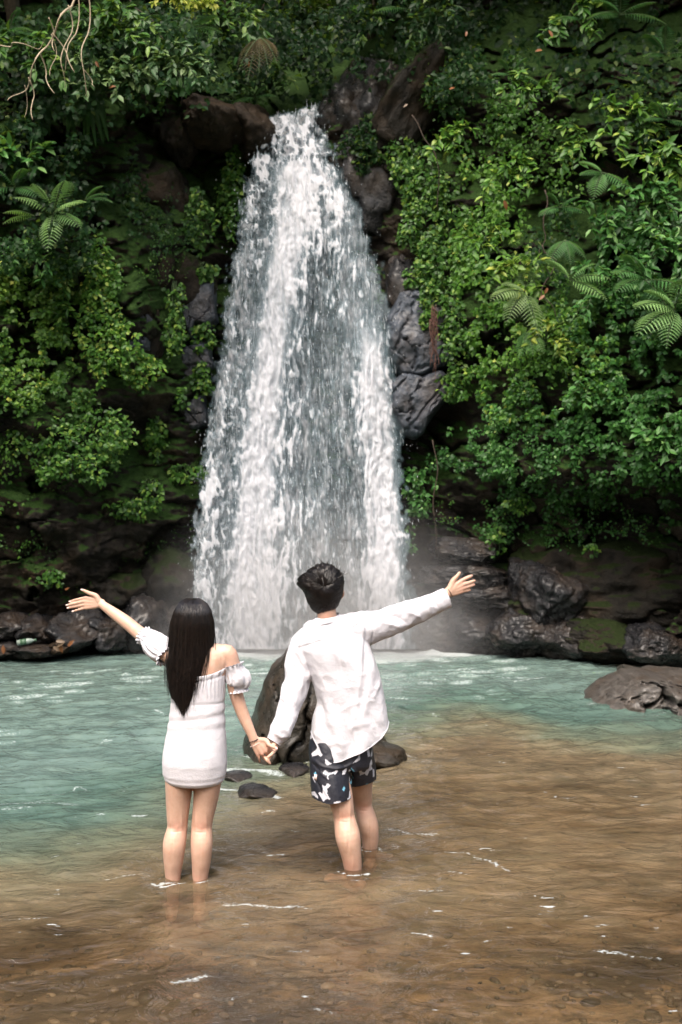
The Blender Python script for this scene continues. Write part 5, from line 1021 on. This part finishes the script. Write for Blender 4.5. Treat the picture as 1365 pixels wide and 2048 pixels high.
puff([w(336, 1313, .0), w(332, 1308, .01), w(322, 1300, .035), w(310, 1290, .06), w(300, 1280, .085), w(294, 1276, .10), w(288, 1271, .115)], [.060, .055, .066, .064, .052, .041, .047], 4)
# hair: a solid inner mass under some thousands of strands
HL = [(1196, 376), (1200, 366), (1208, 357), (1222, 349), (1245, 343), (1290, 340), (1320, 338.5), (1345, 340), (1375, 344), (1400, 350), (1425, 361)]
HR = [(1196, 396), (1200, 404), (1208, 414), (1222, 422), (1245, 427), (1290, 428.5), (1320, 423), (1345, 416), (1375, 408), (1400, 399), (1425, 389)]
HDp = [(1196, .02), (1200, .05), (1208, .075), (1222, .098), (1245, .108), (1290, .088), (1320, .06), (1345, .045), (1375, .035), (1425, .02)]     # how far the mass stands out behind
HYc = [(1196, .01), (1245, .01), (1290, -.005), (1320, -.035), (1345, -.052), (1375, -.065), (1425, -.075)]
def hair_pos(py, phi, shell=1.0):
    l, r_ = interp(py, HL), interp(py, HR); c = (l + r_) / 2; hw = (r_ - l) / 2
    fwd = interp(py, [(1196, 1.0), (1245, .95), (1290, .75), (1330, .5), (1425, .4)])
    yy = interp(py, HYc) - np.where(np.cos(phi) > 0, 1, fwd) * interp(py, HDp) * np.cos(phi) * shell
    return np.stack(((c + hw * np.sin(phi) * shell - CX) / F * WY_, WY_ + yy, H - (py - CY) / F * WY_), -1)
pyc = np.concatenate((np.linspace(1197.5, 1240, 20), np.linspace(1246, 1392, 40))); ph = np.linspace(0, 2 * math.pi, 61)[:-1]
PP, PH = np.meshgrid(pyc, ph, indexing='ij'); front = (np.cos(PH) < -.25) & (PP > 1215)
cv = hair_pos(PP, PH, .95); cv[..., 1] = np.where(front, np.minimum(cv[..., 1], WY_ + interp(PP, HYc) + .015), cv[..., 1])
cv = cv + .0022 * np.sin(PH * 23)[..., None] * np.array((1, 1, 0))
core = (cv.reshape(-1, 3) - loc, [grid_faces(60, 60, True), np.arange(60)[None, ::-1], 59 * 60 + np.arange(60)[None]])
n = 5200; phi = rr.uniform(-2.0, 2.0, n); k_ = np.sin(phi); end = 1424 - 50 * np.abs(k_ + .12) ** 1.4 - rr.gamma(1.3, 11, n) + rr.normal(0, 4, n)
t = np.linspace(0, 1, 26)[None]; st = rr.uniform(1196.5, 1200, n)[:, None]; py = st + (end[:, None] - st) * t ** 1.25
wob = (rr.normal(0, .03, (n, 1)) * np.sin(t * rr.uniform(2, 5, (n, 1)) + rr.uniform(0, 6, (n, 1)))); clump_ = .045 * np.sin(np.round(phi * 9)[:, None] * 1.7 + t * 3) * t
pth = hair_pos(py, phi[:, None] * (1 - .0 * t) + wob + clump_, rr.uniform(.955, 1.015, (n, 1)))
fly = (rr.random(n) < .07)[:, None]; pth[..., 0] += fly * rr.normal(0, .018, (n, 1)) * t ** 2; pth[..., 1] -= fly * .01 * t
strands(pth - loc, .0011, wom, core=core)

# ---------------------------------------------------------------- the man
MY = 5.15; SM = MY / F
def mm_(px, py, dy=0.0): return P(px, py, MY + dy)
loc = np.array(P(706, 1024, MY)); loc[2] = -.11
man = empty('person', loc, 'man in a white long sleeved shirt and patterned shorts, right arm raised', 'person')
hc = mm_(650, 1178, .0); hd, HM = head(hc, R(6), R(16), R(-6), .96, ex=.012, ez=-.030)
pc = list(hd)
pc.append(limb([mm_(651, 1205, -.015), mm_(654, 1228, -.02), mm_(657, 1262, -.01)], [.051, .050, .052], dr=1.02))
row = lambda py, cx, hw, hdp, dy=0.0: (*mm_(cx, py, dy), hw * SM, hdp)
pc.append(rings([row(1252, 660, 34, .06), row(1268, 664, 58, .08), (*mm_(668, 1295), 62 * SM, .10), row(1345, 685, 58, .10), row(1400, 695, 52, .10), row(1440, 692, 52, .10), row(1490, 682, 56, .11), row(1530, 682, 52, .10)], ex=2.4))
def leg2(xs, dr):
    return [limb([mm_(c, py, dy) for py, c, hw, dy in xs], [hw * (MY + dy) / F for _, _, hw, dy in xs], k=24, n=40, dr=dr)]
pc += leg2([(1500, 658, 34, -.03), (1550, 668, 31, -.06), (1585, 679, 26.5, -.09), (1612, 685, 23, -.1), (1636, 689, 21.5, -.1), (1672, 696, 25, -.13), (1708, 702.5, 20.5, -.13), (1737, 706.5, 17.5, -.12), (1760, 709, 13, -.11)], [1.1, 1.1, 1.1, 1.05, 1.05, 1.1, 1.05, 1.0, 1.0])
pc += leg2([(1495, 712, 32, .05), (1545, 719, 28, .1), (1577, 722, 23, .14), (1595, 725, 20, .16), (1614, 727, 18, .17), (1648, 736.5, 20, .16), (1674, 740.5, 17.3, .17), (1694, 740.5, 15, .18), (1718, 740, 12, .19)], [1.1, 1.1, 1.1, 1.05, 1.05, 1.1, 1.05, 1.0, 1.0])
a = mm_(709, 1762, -.11); pc += foot(a, (a[0] + .035, a[1] - .02, -.11), (a[0] - .155, a[1] + .13, -.11), 0, 1.0)
a = mm_(740, 1718, .19); pc += foot(a, (a[0] - .01, a[1] - .04, -.11), (a[0] + .10, a[1] + .17, -.11), 0, 1.0)
# left arm, lowered; right arm stretched out
Lw2 = mm_(549, 1482, -.17)
pc.append(limb([mm_(625, 1275), mm_(607, 1287), mm_(597, 1330, -.02), mm_(586, 1385, -.06), mm_(570, 1440, -.13), Lw2], [.055, .052, .046, .037, .033, .023], n=36))
Rw2 = mm_(896, 1186, .14)
pc.append(limb([mm_(700, 1268), mm_(722, 1260, .01), mm_(770, 1243, .04), mm_(815, 1224, .08), mm_(860, 1203, .12), Rw2], [.06, .055, .046, .038, .033, .0255], n=36, dr=[1, 1, 1, 1, .9, .75]))
h = lambda x, y, dy: mm_(860 + x / 11.375, 1120 + y / 11.375, dy)
kn = [h(735, 462, .16), h(768, 555, .16), h(765, 640, .16), h(730, 715, .16)]; md = [h(850, 405, .175), h(895, 515, .18), h(890, 600, .18), h(835, 698, .175)]; tp3 = [h(958, 358, .195), h(1018, 472, .2), h(1008, 562, .2), h(912, 680, .19)]
pc += hand(Rw2, kn, md, tp3, [h(530, 480, .15), h(610, 385, .145), h(678, 290, .145)], s=1.12, fr=.0088); knA = list(kn)
pc.append(limb([h(430, 720, .14), h(560, 620, .15), h(620, 610, .155)], [.026, .029, .024], dr=.55))
# his left hand, fingers laced with hers
g = lambda x, y, dy: mm_(480 + x / 11.375, 1440 + y / 11.375, dy)
kn = [g(800, 690, -.20), g(760, 735, -.185), g(720, 775, -.175), g(690, 800, -.17)]; md = [g(735, 770, -.275), g(690, 830, -.265), g(610, 880, -.25), g(580, 860, -.24)]; tp4 = [g(645, 855, -.29), g(575, 905, -.27), g(700, 985, -.262), g(500, 800, -.24)]
tp4[0] = g(640, 850, -.292); md[2] = g(640, 905, -.245); md[1] = g(610, 880, -.25); tp4[1] = g(690, 990, -.262)
tp4[2] = g(560, 850, -.235)
pc += hand(Lw2 + (.006, 0, -.012), kn, md, tp4, [g(760, 590, -.21), g(700, 640, -.22), g(640, 640, -.215)], s=1.0, fr=.0086)
skin_body(pc, man, loc, [(t, .02, .4) for t in knA + kn] + [(t, .014, .4) for t in tp3 + tp4] + [(mm_(623, 1203), .03, .8), (mm_(654, 1234, -.06), .06, .35), (mm_(696, 1735, -.18), .05, .35), (mm_(690, 1636, -.15), .04, .4), (mm_(727, 1614, .12), .04, .4)], marks=[(mm_(689, 1636, -.1), .024, .0035, -.003), (mm_(680, 1622, -.1), .006, .05, .0035), (mm_(700, 1622, -.1), .006, .05, .0035), (mm_(697, 1680, -.13), .004, .06, -.003), (mm_(690, 1676, -.13), .012, .05, .003), (mm_(706, 1728, -.13), .006, .06, .003), (mm_(727, 1616, .17), .02, .0035, -.003), (mm_(738, 1655, .17), .004, .05, -.0025), (mm_(741, 1688, .17), .006, .05, .003)])
eyes(hc, HM, .96, man, loc)
ring_cord(mm_(899, 1185.5, .142), Rw2 - mm_(870, 1203, .12), .0275, .021, .0018, man, loc)
# shirt
def folds(t, a, seed, amp=.075, fq=9):
    return 1 + amp * (1 - 2 * np.abs(vnoise(t * fq + .8 * np.sin(a + seed), np.cos(a) * 1.1, np.sin(a) * 1.1 + seed, seed))) * .6 + amp * .6 * fbm(t * fq * 1.8 + np.sin(a * 2), np.cos(a) * 2, np.sin(a) * 2 + seed, seed + 3, 3)
sp = [rings([row(1236, 655, 23, .052, -.02), row(1243, 655, 29, .062, -.01), row(1252, 657, 41, .078), row(1264, 661, 60, .10), row(1280, 665, 70, .118), row(1300, 671, 72, .13), row(1345, 689, 69, .132), row(1400, 702, 68.5, .132), row(1435, 702, 74, .138), row(1480, 701, 78, .145), row(1530, 700, 79, .148)], ex=2.5, k=72, n=70)]
sp.append(limb([mm_(638, 1270), mm_(610, 1286), mm_(600, 1318, -.01), mm_(595, 1350, -.03), mm_(587, 1385, -.06), mm_(578, 1418, -.10), mm_(571, 1442, -.13), mm_(560, 1462, -.155), mm_(549, 1480, -.17), mm_(543, 1489, -.175)], [.07, .072, .069, .067, .064, .056, .052, .055, .038, .034], k=36, n=80, mod=lambda t, a: folds(t, a, 5, .13, 9)))
sp.append(limb([mm_(675, 1272), mm_(705, 1262), mm_(738, 1256, .02), mm_(775, 1244, .045), mm_(810, 1231, .075), mm_(840, 1220, .10), mm_(866, 1208, .12), mm_(893, 1196, .138), mm_(905, 1191, .145)], [.075, .087, .086, .076, .068, .062, .054, .051, .051], k=36, n=80, dr=.92, mod=lambda t, a: folds(t, a, 15, .10, 8)))
sp.append(limb([mm_(625, 1262), mm_(655, 1252), mm_(700, 1252)], [.055, .05, .06], n=16))
v, q, n_ = solid(sp, .0048, 3)
pxs = CX + v[:, 0] / SM; pys_ = CY - (v[:, 2] - H) / SM; bk = sstep(.15, -.45, n_[:, 1])
def fold_line(pp, amp, wd):
    q_ = np.array(pp, float); best = np.full(len(v), 1e9); tt = np.zeros(len(v)); L_ = len(q_) - 1
    for i in range(L_):
        d = q_[i + 1] - q_[i]; t = np.clip(((pxs - q_[i, 0]) * d[0] + (pys_ - q_[i, 1]) * d[1]) / (d @ d), 0, 1); ds = np.hypot(pxs - q_[i, 0] - t * d[0], pys_ - q_[i, 1] - t * d[1]); nr = ds < best; best = np.where(nr, ds, best); tt = np.where(nr, (i + t) / L_, tt)
    return amp * np.exp(-(best / wd) ** 2) * np.clip(np.sin(np.clip(tt * 1.0, .04, .96) * math.pi) * 1.6, 0, 1)
c2 = lambda *a: [(500 + x / 2.84375, 1100 + y / 2.84375) for x, y in a]
disp = np.zeros(len(v))
for pp, am, wd in [(c2((462, 478), (480, 540), (505, 625)), .010, 3), (c2((478, 470), (505, 540), (545, 655)), .011, 3), (c2((490, 470), (500, 540), (520, 600)), -.007, 3), (c2((645, 400), (632, 520), (628, 700), (600, 900), (560, 1060)), .009, 5), (c2((662, 420), (650, 560), (642, 700)), -.006, 4),
    (c2((700, 560), (690, 700), (660, 860), (600, 1000)), .008, 7), (c2((350, 620), (420, 760), (450, 900), (470, 1050)), .007, 9), (c2((380, 780), (420, 900), (430, 1010)), -.008, 6), (c2((380, 880), (395, 980), (385, 1060)), .008, 5), (c2((250, 560), (290, 640), (335, 730)), -.009, 4), (c2((265, 545), (310, 640), (350, 740)), .010, 4),
    (c2((760, 690), (720, 780), (690, 830)), .008, 4), (c2((500, 900), (560, 860), (640, 830)), .006, 5), (c2((540, 1000), (620, 960), (700, 950)), .007, 7), (c2((420, 1080), (500, 1060), (560, 1080)), .006, 5), (c2((330, 720), (345, 760), (350, 790)), -.012, 4),
    (c2((690, 380), (700, 460), (690, 540)), -.008, 2.2), (c2((610, 380), (640, 430), (650, 470)), .008, 3), (c2((570, 375), (590, 440), (600, 520)), -.005, 4), (c2((720, 400), (800, 420), (880, 445)), .011, 4), (c2((740, 370), (830, 380), (900, 420)), -.007, 4), (c2((850, 330), (920, 360), (980, 390)), .009, 3.5),
    (c2((990, 265), (1020, 310), (1040, 345)), .010, 3), (c2((1010, 280), (1060, 310), (1080, 340)), -.007, 3), (c2((180, 810), (215, 830), (245, 870)), .010, 4), (c2((190, 850), (210, 900), (215, 960)), -.009, 4), (c2((150, 980), (190, 1010), (240, 1020)), .010, 4), (c2((250, 920), (235, 980), (240, 1040)), .008, 4), (c2((210, 760), (250, 800), (270, 860)), .008, 5)]:
    disp += .6 * fold_line(pp, am, wd) * bk
yoke = np.interp(pxs, [595, 641, 665, 697, 725], [1292, 1276, 1269, 1255, 1241]); disp += bk * sstep(590, 600, pxs) * sstep(735, 722, pxs) * (.0035 * sstep(1.0, -1.0, pys_ - yoke) - .002 * np.exp(-((pys_ - yoke) / 1.5) ** 2)) * sstep(40, 20, yoke - pys_)
disp += .005 * fbm(v[:, 0] * 9, v[:, 2] * 6, v[:, 1] * 9, 44, 4) + .0022 * (1 - 2 * np.abs(vnoise(v[:, 0] * 22 + v[:, 2] * 9, v[:, 2] * 16, v[:, 1] * 20, 45)))
flare = sstep(1380, 1480, pys_) * sstep(790, 760, pxs); disp += flare * .008 * np.sin(pxs / 7.5 + 1.2 * np.sin(pys_ / 30)) * (np.abs(pxs - 700) < 90)
v = v + n_ * disp[:, None]
hemx = CX + v[:, 0] / SM; body_ = pxs > 607
hem_py = np.interp(hemx, [618, 624, 632, 640, 651, 660, 669, 683, 697, 722, 746, 762, 774, 780, 786], [1455, 1464, 1476, 1490, 1503, 1509, 1511, 1509, 1503, 1492, 1479, 1467, 1452, 1438, 1425]); hem_z = H - (hem_py - CY) * SM
ax1 = norm(mm_(543, 1489, -.175) - mm_(556, 1468, -.16)); c1_ = mm_(547, 1482, -.172); ax2 = norm(mm_(905, 1191, .145) - mm_(880, 1202, .13)); c2_ = mm_(893, 1195, .138)
nearL = (pxs < 600) & (pys_ > 1430); nearR = pxs > 850
below = lambda _v: np.where(nearL, (v - c1_) @ ax1, np.where(nearR, (v - c2_) @ ax2, np.where(body_ | (pys_ > 1500), hem_z - v[:, 2], -1)))
bl = below(v); mvL = nearL & (bl > 0); mvR = nearR & (bl > 0); mvB = ~nearL & ~nearR & (bl > 0)
kp = ~(bl > 0)[q].all(1); q2 = q[kp]; v2 = v.copy(); v2[mvL] -= ax1 * bl[mvL][:, None]; v2[mvR] -= ax2 * bl[mvR][:, None]; v2[mvB, 2] += bl[mvB]
tz = v[:, 2] * 0 - 1; tp_b = tz > 0; _unused = pys_ < 1238 + (pxs - 655) * -.25 - 3; q2 = q2[~tp_b[q2].all(1)]; v2[tp_b, 2] -= tz[tp_b]
used = np.zeros(len(v2), bool); used[q2] = True; idx = np.cumsum(used) - 1
shirt = fastmesh('shirt', v2[used] - loc, [idx[q2]], SHIRT, man); so = shirt.modifiers.new('thick', 'SOLIDIFY'); so.thickness = .0028; so.offset = -1
# stitched border along hem and cuffs
bm = bmesh.new(); bm.from_mesh(shirt.data); bm.edges.ensure_lookup_table(); be = [e for e in bm.edges if e.is_boundary]; adj = {}
for e in be:
    a, b_ = e.verts; adj.setdefault(a.index, []).append(b_.index); adj.setdefault(b_.index, []).append(a.index)
co = {vv.index: np.array(vv.co[:]) for e in be for vv in e.verts}; bm.free(); seen = set(); loops = []
for s in list(adj):
    if s in seen: continue
    pth_ = [s]; seen.add(s); cur = s
    while True:
        nx = [t for t in adj[cur] if t not in seen]
        if not nx: break
        cur = nx[0]; seen.add(cur); pth_.append(cur)
    if len(pth_) > 25: loops.append(np.array([co[i] for i in pth_] + [co[s]]))
for lp in loops:
    lp = (np.roll(lp[:-1], 1, 0) + lp[:-1] * 2 + np.roll(lp[:-1], -1, 0)) / 4; lp = np.concatenate((lp, lp[:1])); vv, ff = tubes([lp[::1]], [np.full(len(lp), .0026)], 6); fastmesh('hem', vv, ff, SHIRT, shirt)
# collar band
a = np.linspace(0, 2 * math.pi, 61)[:-1]; cb = []
for (dz, rx, ry) in ((0, .074, .070), (.010, .073, .069), (.024, .070, .066), (.026, .067, .063), (.010, .068, .064), (-.004, .069, .065)):
    cb.append(np.stack((rx * np.cos(a) , ry * np.sin(a), dz + rx * np.cos(a) * .22 + .002 * np.sin(3 * a) + .006 * np.sin(a)), -1))
cb = np.concatenate(cb) + mm_(653, 1243, -.014); fastmesh('collar', cb - loc, [grid_faces(6, 60, True)], SHIRT, shirt)
# shorts
sp = [rings([row(1432, 694, 55, .115), row(1470, 683, 61, .125), row(1500, 683, 63, .135), row(1522, 684, 63, .13), row(1532, 684, 58, .12)], k=64, n=36, ex=2.4)]
sp.append(limb([mm_(655, 1490, -.02), mm_(659, 1520, -.04), mm_(662, 1550, -.06), mm_(664.5, 1582, -.08), mm_(666, 1610, -.09)], [.095, .103, .104, .104, .104], k=40, n=50, dr=1.08, mod=lambda t, a: folds(t, a, 25, .035, 4)))
sp.append(limb([mm_(712, 1490, .03), mm_(716, 1520, .06), mm_(720, 1545, .09), mm_(721, 1572, .12), mm_(722, 1600, .13)], [.085, .088, .087, .086, .086], k=40, n=50, dr=1.1, mod=lambda t, a: folds(t, a, 29, .035, 4)))
v, q, n_ = solid(sp, .0036, 3); pxs = CX + v[:, 0] / SM; pys_ = CY - (v[:, 2] - H) / SM; bk = sstep(.15, -.45, n_[:, 1])
c7 = lambda *a: [(580 + x / 6.825, 1440 + y / 6.825) for x, y in a]
disp = np.zeros(len(v))
for pp, am, wd in [(c7((300, 450), (450, 530), (620, 560), (800, 550)), .006, 3), (c7((280, 500), (420, 590), (560, 640)), -.005, 3), (c7((400, 560), (470, 640), (560, 700)), .005, 3), (c7((620, 560), (740, 560), (870, 500)), .005, 3), (c7((830, 560), (900, 640), (960, 680)), .005, 3), (c7((460, 790), (520, 880), (560, 960)), .005, 2.6), (c7((350, 700), (420, 800), (440, 900)), -.004, 3), (c7((820, 560), (835, 700), (840, 900)), -.012, 2.5), (c7((330, 300), (300, 420), (300, 560)), .005, 3)]: disp += fold_line(pp, am, wd) * bk
disp += .003 * fbm(v[:, 0] * 14, v[:, 2] * 10, v[:, 1] * 14, 46, 3); v = v + n_ * disp[:, None]
onL = (pxs < 703 + (pys_ - 1540) * .0) & ~((v[:, 1] > MY + .02) & (pxs > 690)); hemz = np.where(onL, H - (np.interp(pxs, [620, 660, 703], [1580, 1586, 1581]) - CY) * SM, H - (np.interp(pxs, [680, 710, 748], [1577, 1576, 1567]) - CY) * SM)
bl = hemz - v[:, 2]; kp = ~(bl > 0)[q].all(1); q2 = q[kp]; v2 = v.copy(); mv = bl > 0; v2[mv, 2] += bl[mv]
def inside(poly, x, y):
    p = np.array(poly); r_ = np.zeros(len(x), bool); j = len(p) - 1
    for i in range(len(p)):
        r_ ^= ((p[i, 1] > y) != (p[j, 1] > y)) & (x < (p[j, 0] - p[i, 0]) * (y - p[i, 1]) / (p[j, 1] - p[i, 1] + 1e-9) + p[i, 0]); j = i
    return r_
colr = np.tile(np.array((.007, .008, .016, 1.)), (len(v), 1)); WH = (.56, .56, .62, 1); BL = (.16, .40, .55, 1)
for poly in [[(370, 250), (378, 320), (310, 400), (320, 432), (365, 410), (390, 395), (430, 418), (455, 388), (440, 372), (400, 290)], [(488, 430), (540, 470), (578, 492), (515, 516), (495, 490)], [(455, 605), (480, 600), (465, 585), (490, 578), (540, 610), (600, 600), (645, 573), (662, 595), (620, 635), (600, 620), (545, 635), (530, 650), (535, 690), (520, 685), (515, 640), (480, 625)],
    [(455, 762), (490, 775), (520, 735), (562, 760), (540, 785), (515, 800), (520, 870), (562, 938), (510, 930), (465, 972), (440, 930), (396, 870), (430, 866), (455, 880), (462, 820)], [(318, 692), (350, 678), (357, 755), (330, 722)], [(303, 905), (350, 868), (392, 915), (398, 948), (350, 932), (303, 938)], [(600, 966), (692, 958), (705, 995), (610, 1005)],
    [(718, 642), (724, 602), (770, 563), (778, 590), (755, 648)], [(800, 598), (825, 600), (832, 665), (818, 668)], [(815, 700), (832, 700), (832, 780), (818, 780)], [(812, 868), (842, 868), (842, 932), (800, 962)], [(860, 500), (925, 435), (938, 372), (952, 372), (952, 465), (900, 492)], [(1028, 335), (1072, 322), (1080, 400), (1087, 445), (1060, 448), (1048, 380)],
    [(1098, 425), (1120, 378), (1137, 388), (1122, 452), (1100, 465)], [(918, 628), (972, 634), (985, 690), (1020, 705), (1070, 650), (1085, 540), (1110, 492), (1122, 560), (1120, 630), (1137, 682), (1090, 690), (1060, 758), (1020, 720), (958, 742), (948, 690)], [(1138, 678), (1160, 700), (1160, 800), (1138, 800)], [(260, 230), (300, 180), (320, 200), (280, 240)], [(780, 955), (822, 935), (830, 955), (790, 975)]]:
    colr[inside(c7(*poly), pxs, pys_)] = WH
for poly in [[(340, 640), (360, 612), (382, 650), (375, 672), (350, 667)], [(716, 820), (738, 786), (757, 820), (735, 852)], [(834, 772), (850, 753), (874, 775), (862, 802), (840, 807)], [(1030, 892), (1055, 876), (1084, 885), (1078, 908), (1032, 916)], [(828, 556), (878, 608), (870, 626), (833, 592)]]:
    colr[inside(c7(*poly), pxs, pys_)] = BL
used = np.zeros(len(v2), bool); used[q2] = True; idx = np.cumsum(used) - 1
sh = fastmesh('shorts', v2[used] - loc, [idx[q2]], SHORTS, man, attrs={'print': colr[used]}); so = sh.modifiers.new('thick', 'SOLIDIFY'); so.thickness = .002; so.offset = -1
tg = c7((329, 772), (369, 772), (369, 848), (331, 848)); tgp = np.array([mm_(a_, b_, -.18) for a_, b_ in tg]); ti = np.array([np.argmin(np.hypot(pxs - (580 + 349 / 6.825), pys_ - (1440 + 810 / 6.825)) + 50 * (n_[:, 1] > 0))]); yb = v[ti[0], 1] - .004
tgp[:, 1] = (yb + .002, yb - .004, yb - .004, yb + .002); tgv = np.concatenate((tgp, tgp + (0, .002, 0))) - loc; fastmesh('fabric_tag', tgv, [np.array([(0, 1, 2, 3), (7, 6, 5, 4), (0, 4, 5, 1), (1, 5, 6, 2), (2, 6, 7, 3), (3, 7, 4, 0)])], NAIL, sh, smooth=False)
# short tousled hair growing out of a whorl
r = np.random.default_rng(77)
HC = mm_(648, 1172, -.012)
def hsurf(d, off=0.0):
    """hair surface radius in direction d (head axes): full on top, tapering into the nape, cut away from the face"""
    rz = np.where(d[..., 2] > 0, .108, .150); k = 1 / np.sqrt((d[..., 0] / .097) ** 2 + (d[..., 1] / .104) ** 2 + (d[..., 2] / rz) ** 2)
    face = sstep(.15, .45, d[..., 1]) * sstep(.25, .0, d[..., 2]); k = k * (1 - .28 * face)
    k = k + .020 * np.exp(-((d[..., 0] + .88) / .3) ** 2 - ((d[..., 2] - .15) / .28) ** 2)
    return d * (k + off)[..., None]
k1, k2 = 46, 70; th = np.linspace(.04, 2.85, k1); ph = np.arange(k2) * 2 * math.pi / k2; TH, PH = np.meshgrid(th, ph, indexing='ij')
d = np.stack((np.sin(TH) * np.cos(PH), np.sin(TH) * np.sin(PH), np.cos(TH)), -1)
cv = hsurf(d, -.008) * (1 + .03 * fbm(d[..., 0] * 5, d[..., 1] * 5, d[..., 2] * 5, 5, 3))[..., None]
core = (cv.reshape(-1, 3) + HC - loc, [grid_faces(k1, k2, True), np.arange(k2)[None, ::-1], (k1 - 1) * k2 + np.arange(k2)[None]])
wl = norm(np.array((-.03, -.97, .10)))               # the whorl, at the back of the crown
def geo(d0, ln):
    """tip direction after combing a strand of length ln away from the whorl"""
    aw = (d0 - wl); aw = aw - d0 * (aw * d0).sum(-1, keepdims=True); dist = np.linalg.norm(aw, axis=-1, keepdims=True); aw = norm(aw); tw = np.cross(d0, aw)
    g_ = np.array((0, 0, -1.)) - d0 * (-d0[..., 2:3]); return norm(aw + .45 * tw * np.exp(-dist * 1.5) + .35 * g_ * sstep(.5, -.2, d0[..., 2])[..., None]) * ln[..., None] / .1
def seeds(n):
    d0 = norm(r.normal(0, 1, (n * 3, 3))); ok = (d0[:, 2] > np.where(d0[:, 1] > .25, .22, np.where(d0[:, 1] > -.15, -.30, -.93))); return d0[ok][:n]
gd = seeds(420); gt = gd + geo(gd, .052 + .02 * r.random(len(gd))) + r.normal(0, .06, gd.shape)
d0 = seeds(9000); n = len(d0); near = np.argmax(d0 @ gd.T, 1)
ln_ = (.050 + .014 * r.random(n)) * (1 - .72 * sstep(.0, -.55, d0[:, 2])); ti = d0 + geo(d0, ln_); cl_ = .52 * sstep(-.35, .1, d0[:, 2])[:, None]; ti = ti * (1 - cl_) + gt[near] * cl_
t = np.linspace(0, 1, 10)[None, :, None]; dd = norm(d0[:, None] * (1 - t) + ti[:, None] * t)
cid = r.random(420)[near]; up_ = (.004 + .009 * cid * sstep(-.25, .25, d0[:, 2]) + .005 * r.random(n)); tuft = np.exp(-((d0[:, 0] + .8) / .35) ** 2 - ((d0[:, 2] - .35) / .3) ** 2)
p = hsurf(dd) + dd * ((up_ + .012 * tuft)[:, None, None] * np.sin(t * 2.6)) - dd * .004
p = p + dd * (.006 * (cid > .72) * sstep(.0, .4, d0[:, 2]))[:, None, None] * t ** 2
p[..., 2] -= tuft[:, None] * .012 * t[..., 0] ** 2; p[..., 0] -= tuft[:, None] * .008 * t[..., 0]
st_ = (r.random(n) < .016) & (d0[:, 2] > .35); p += st_[:, None, None] * (d0[:, None] * .03 + r.normal(0, .012, (n, 1, 3))) * t ** 1.4
strands(p + HC - loc, .0011, man, core=core)
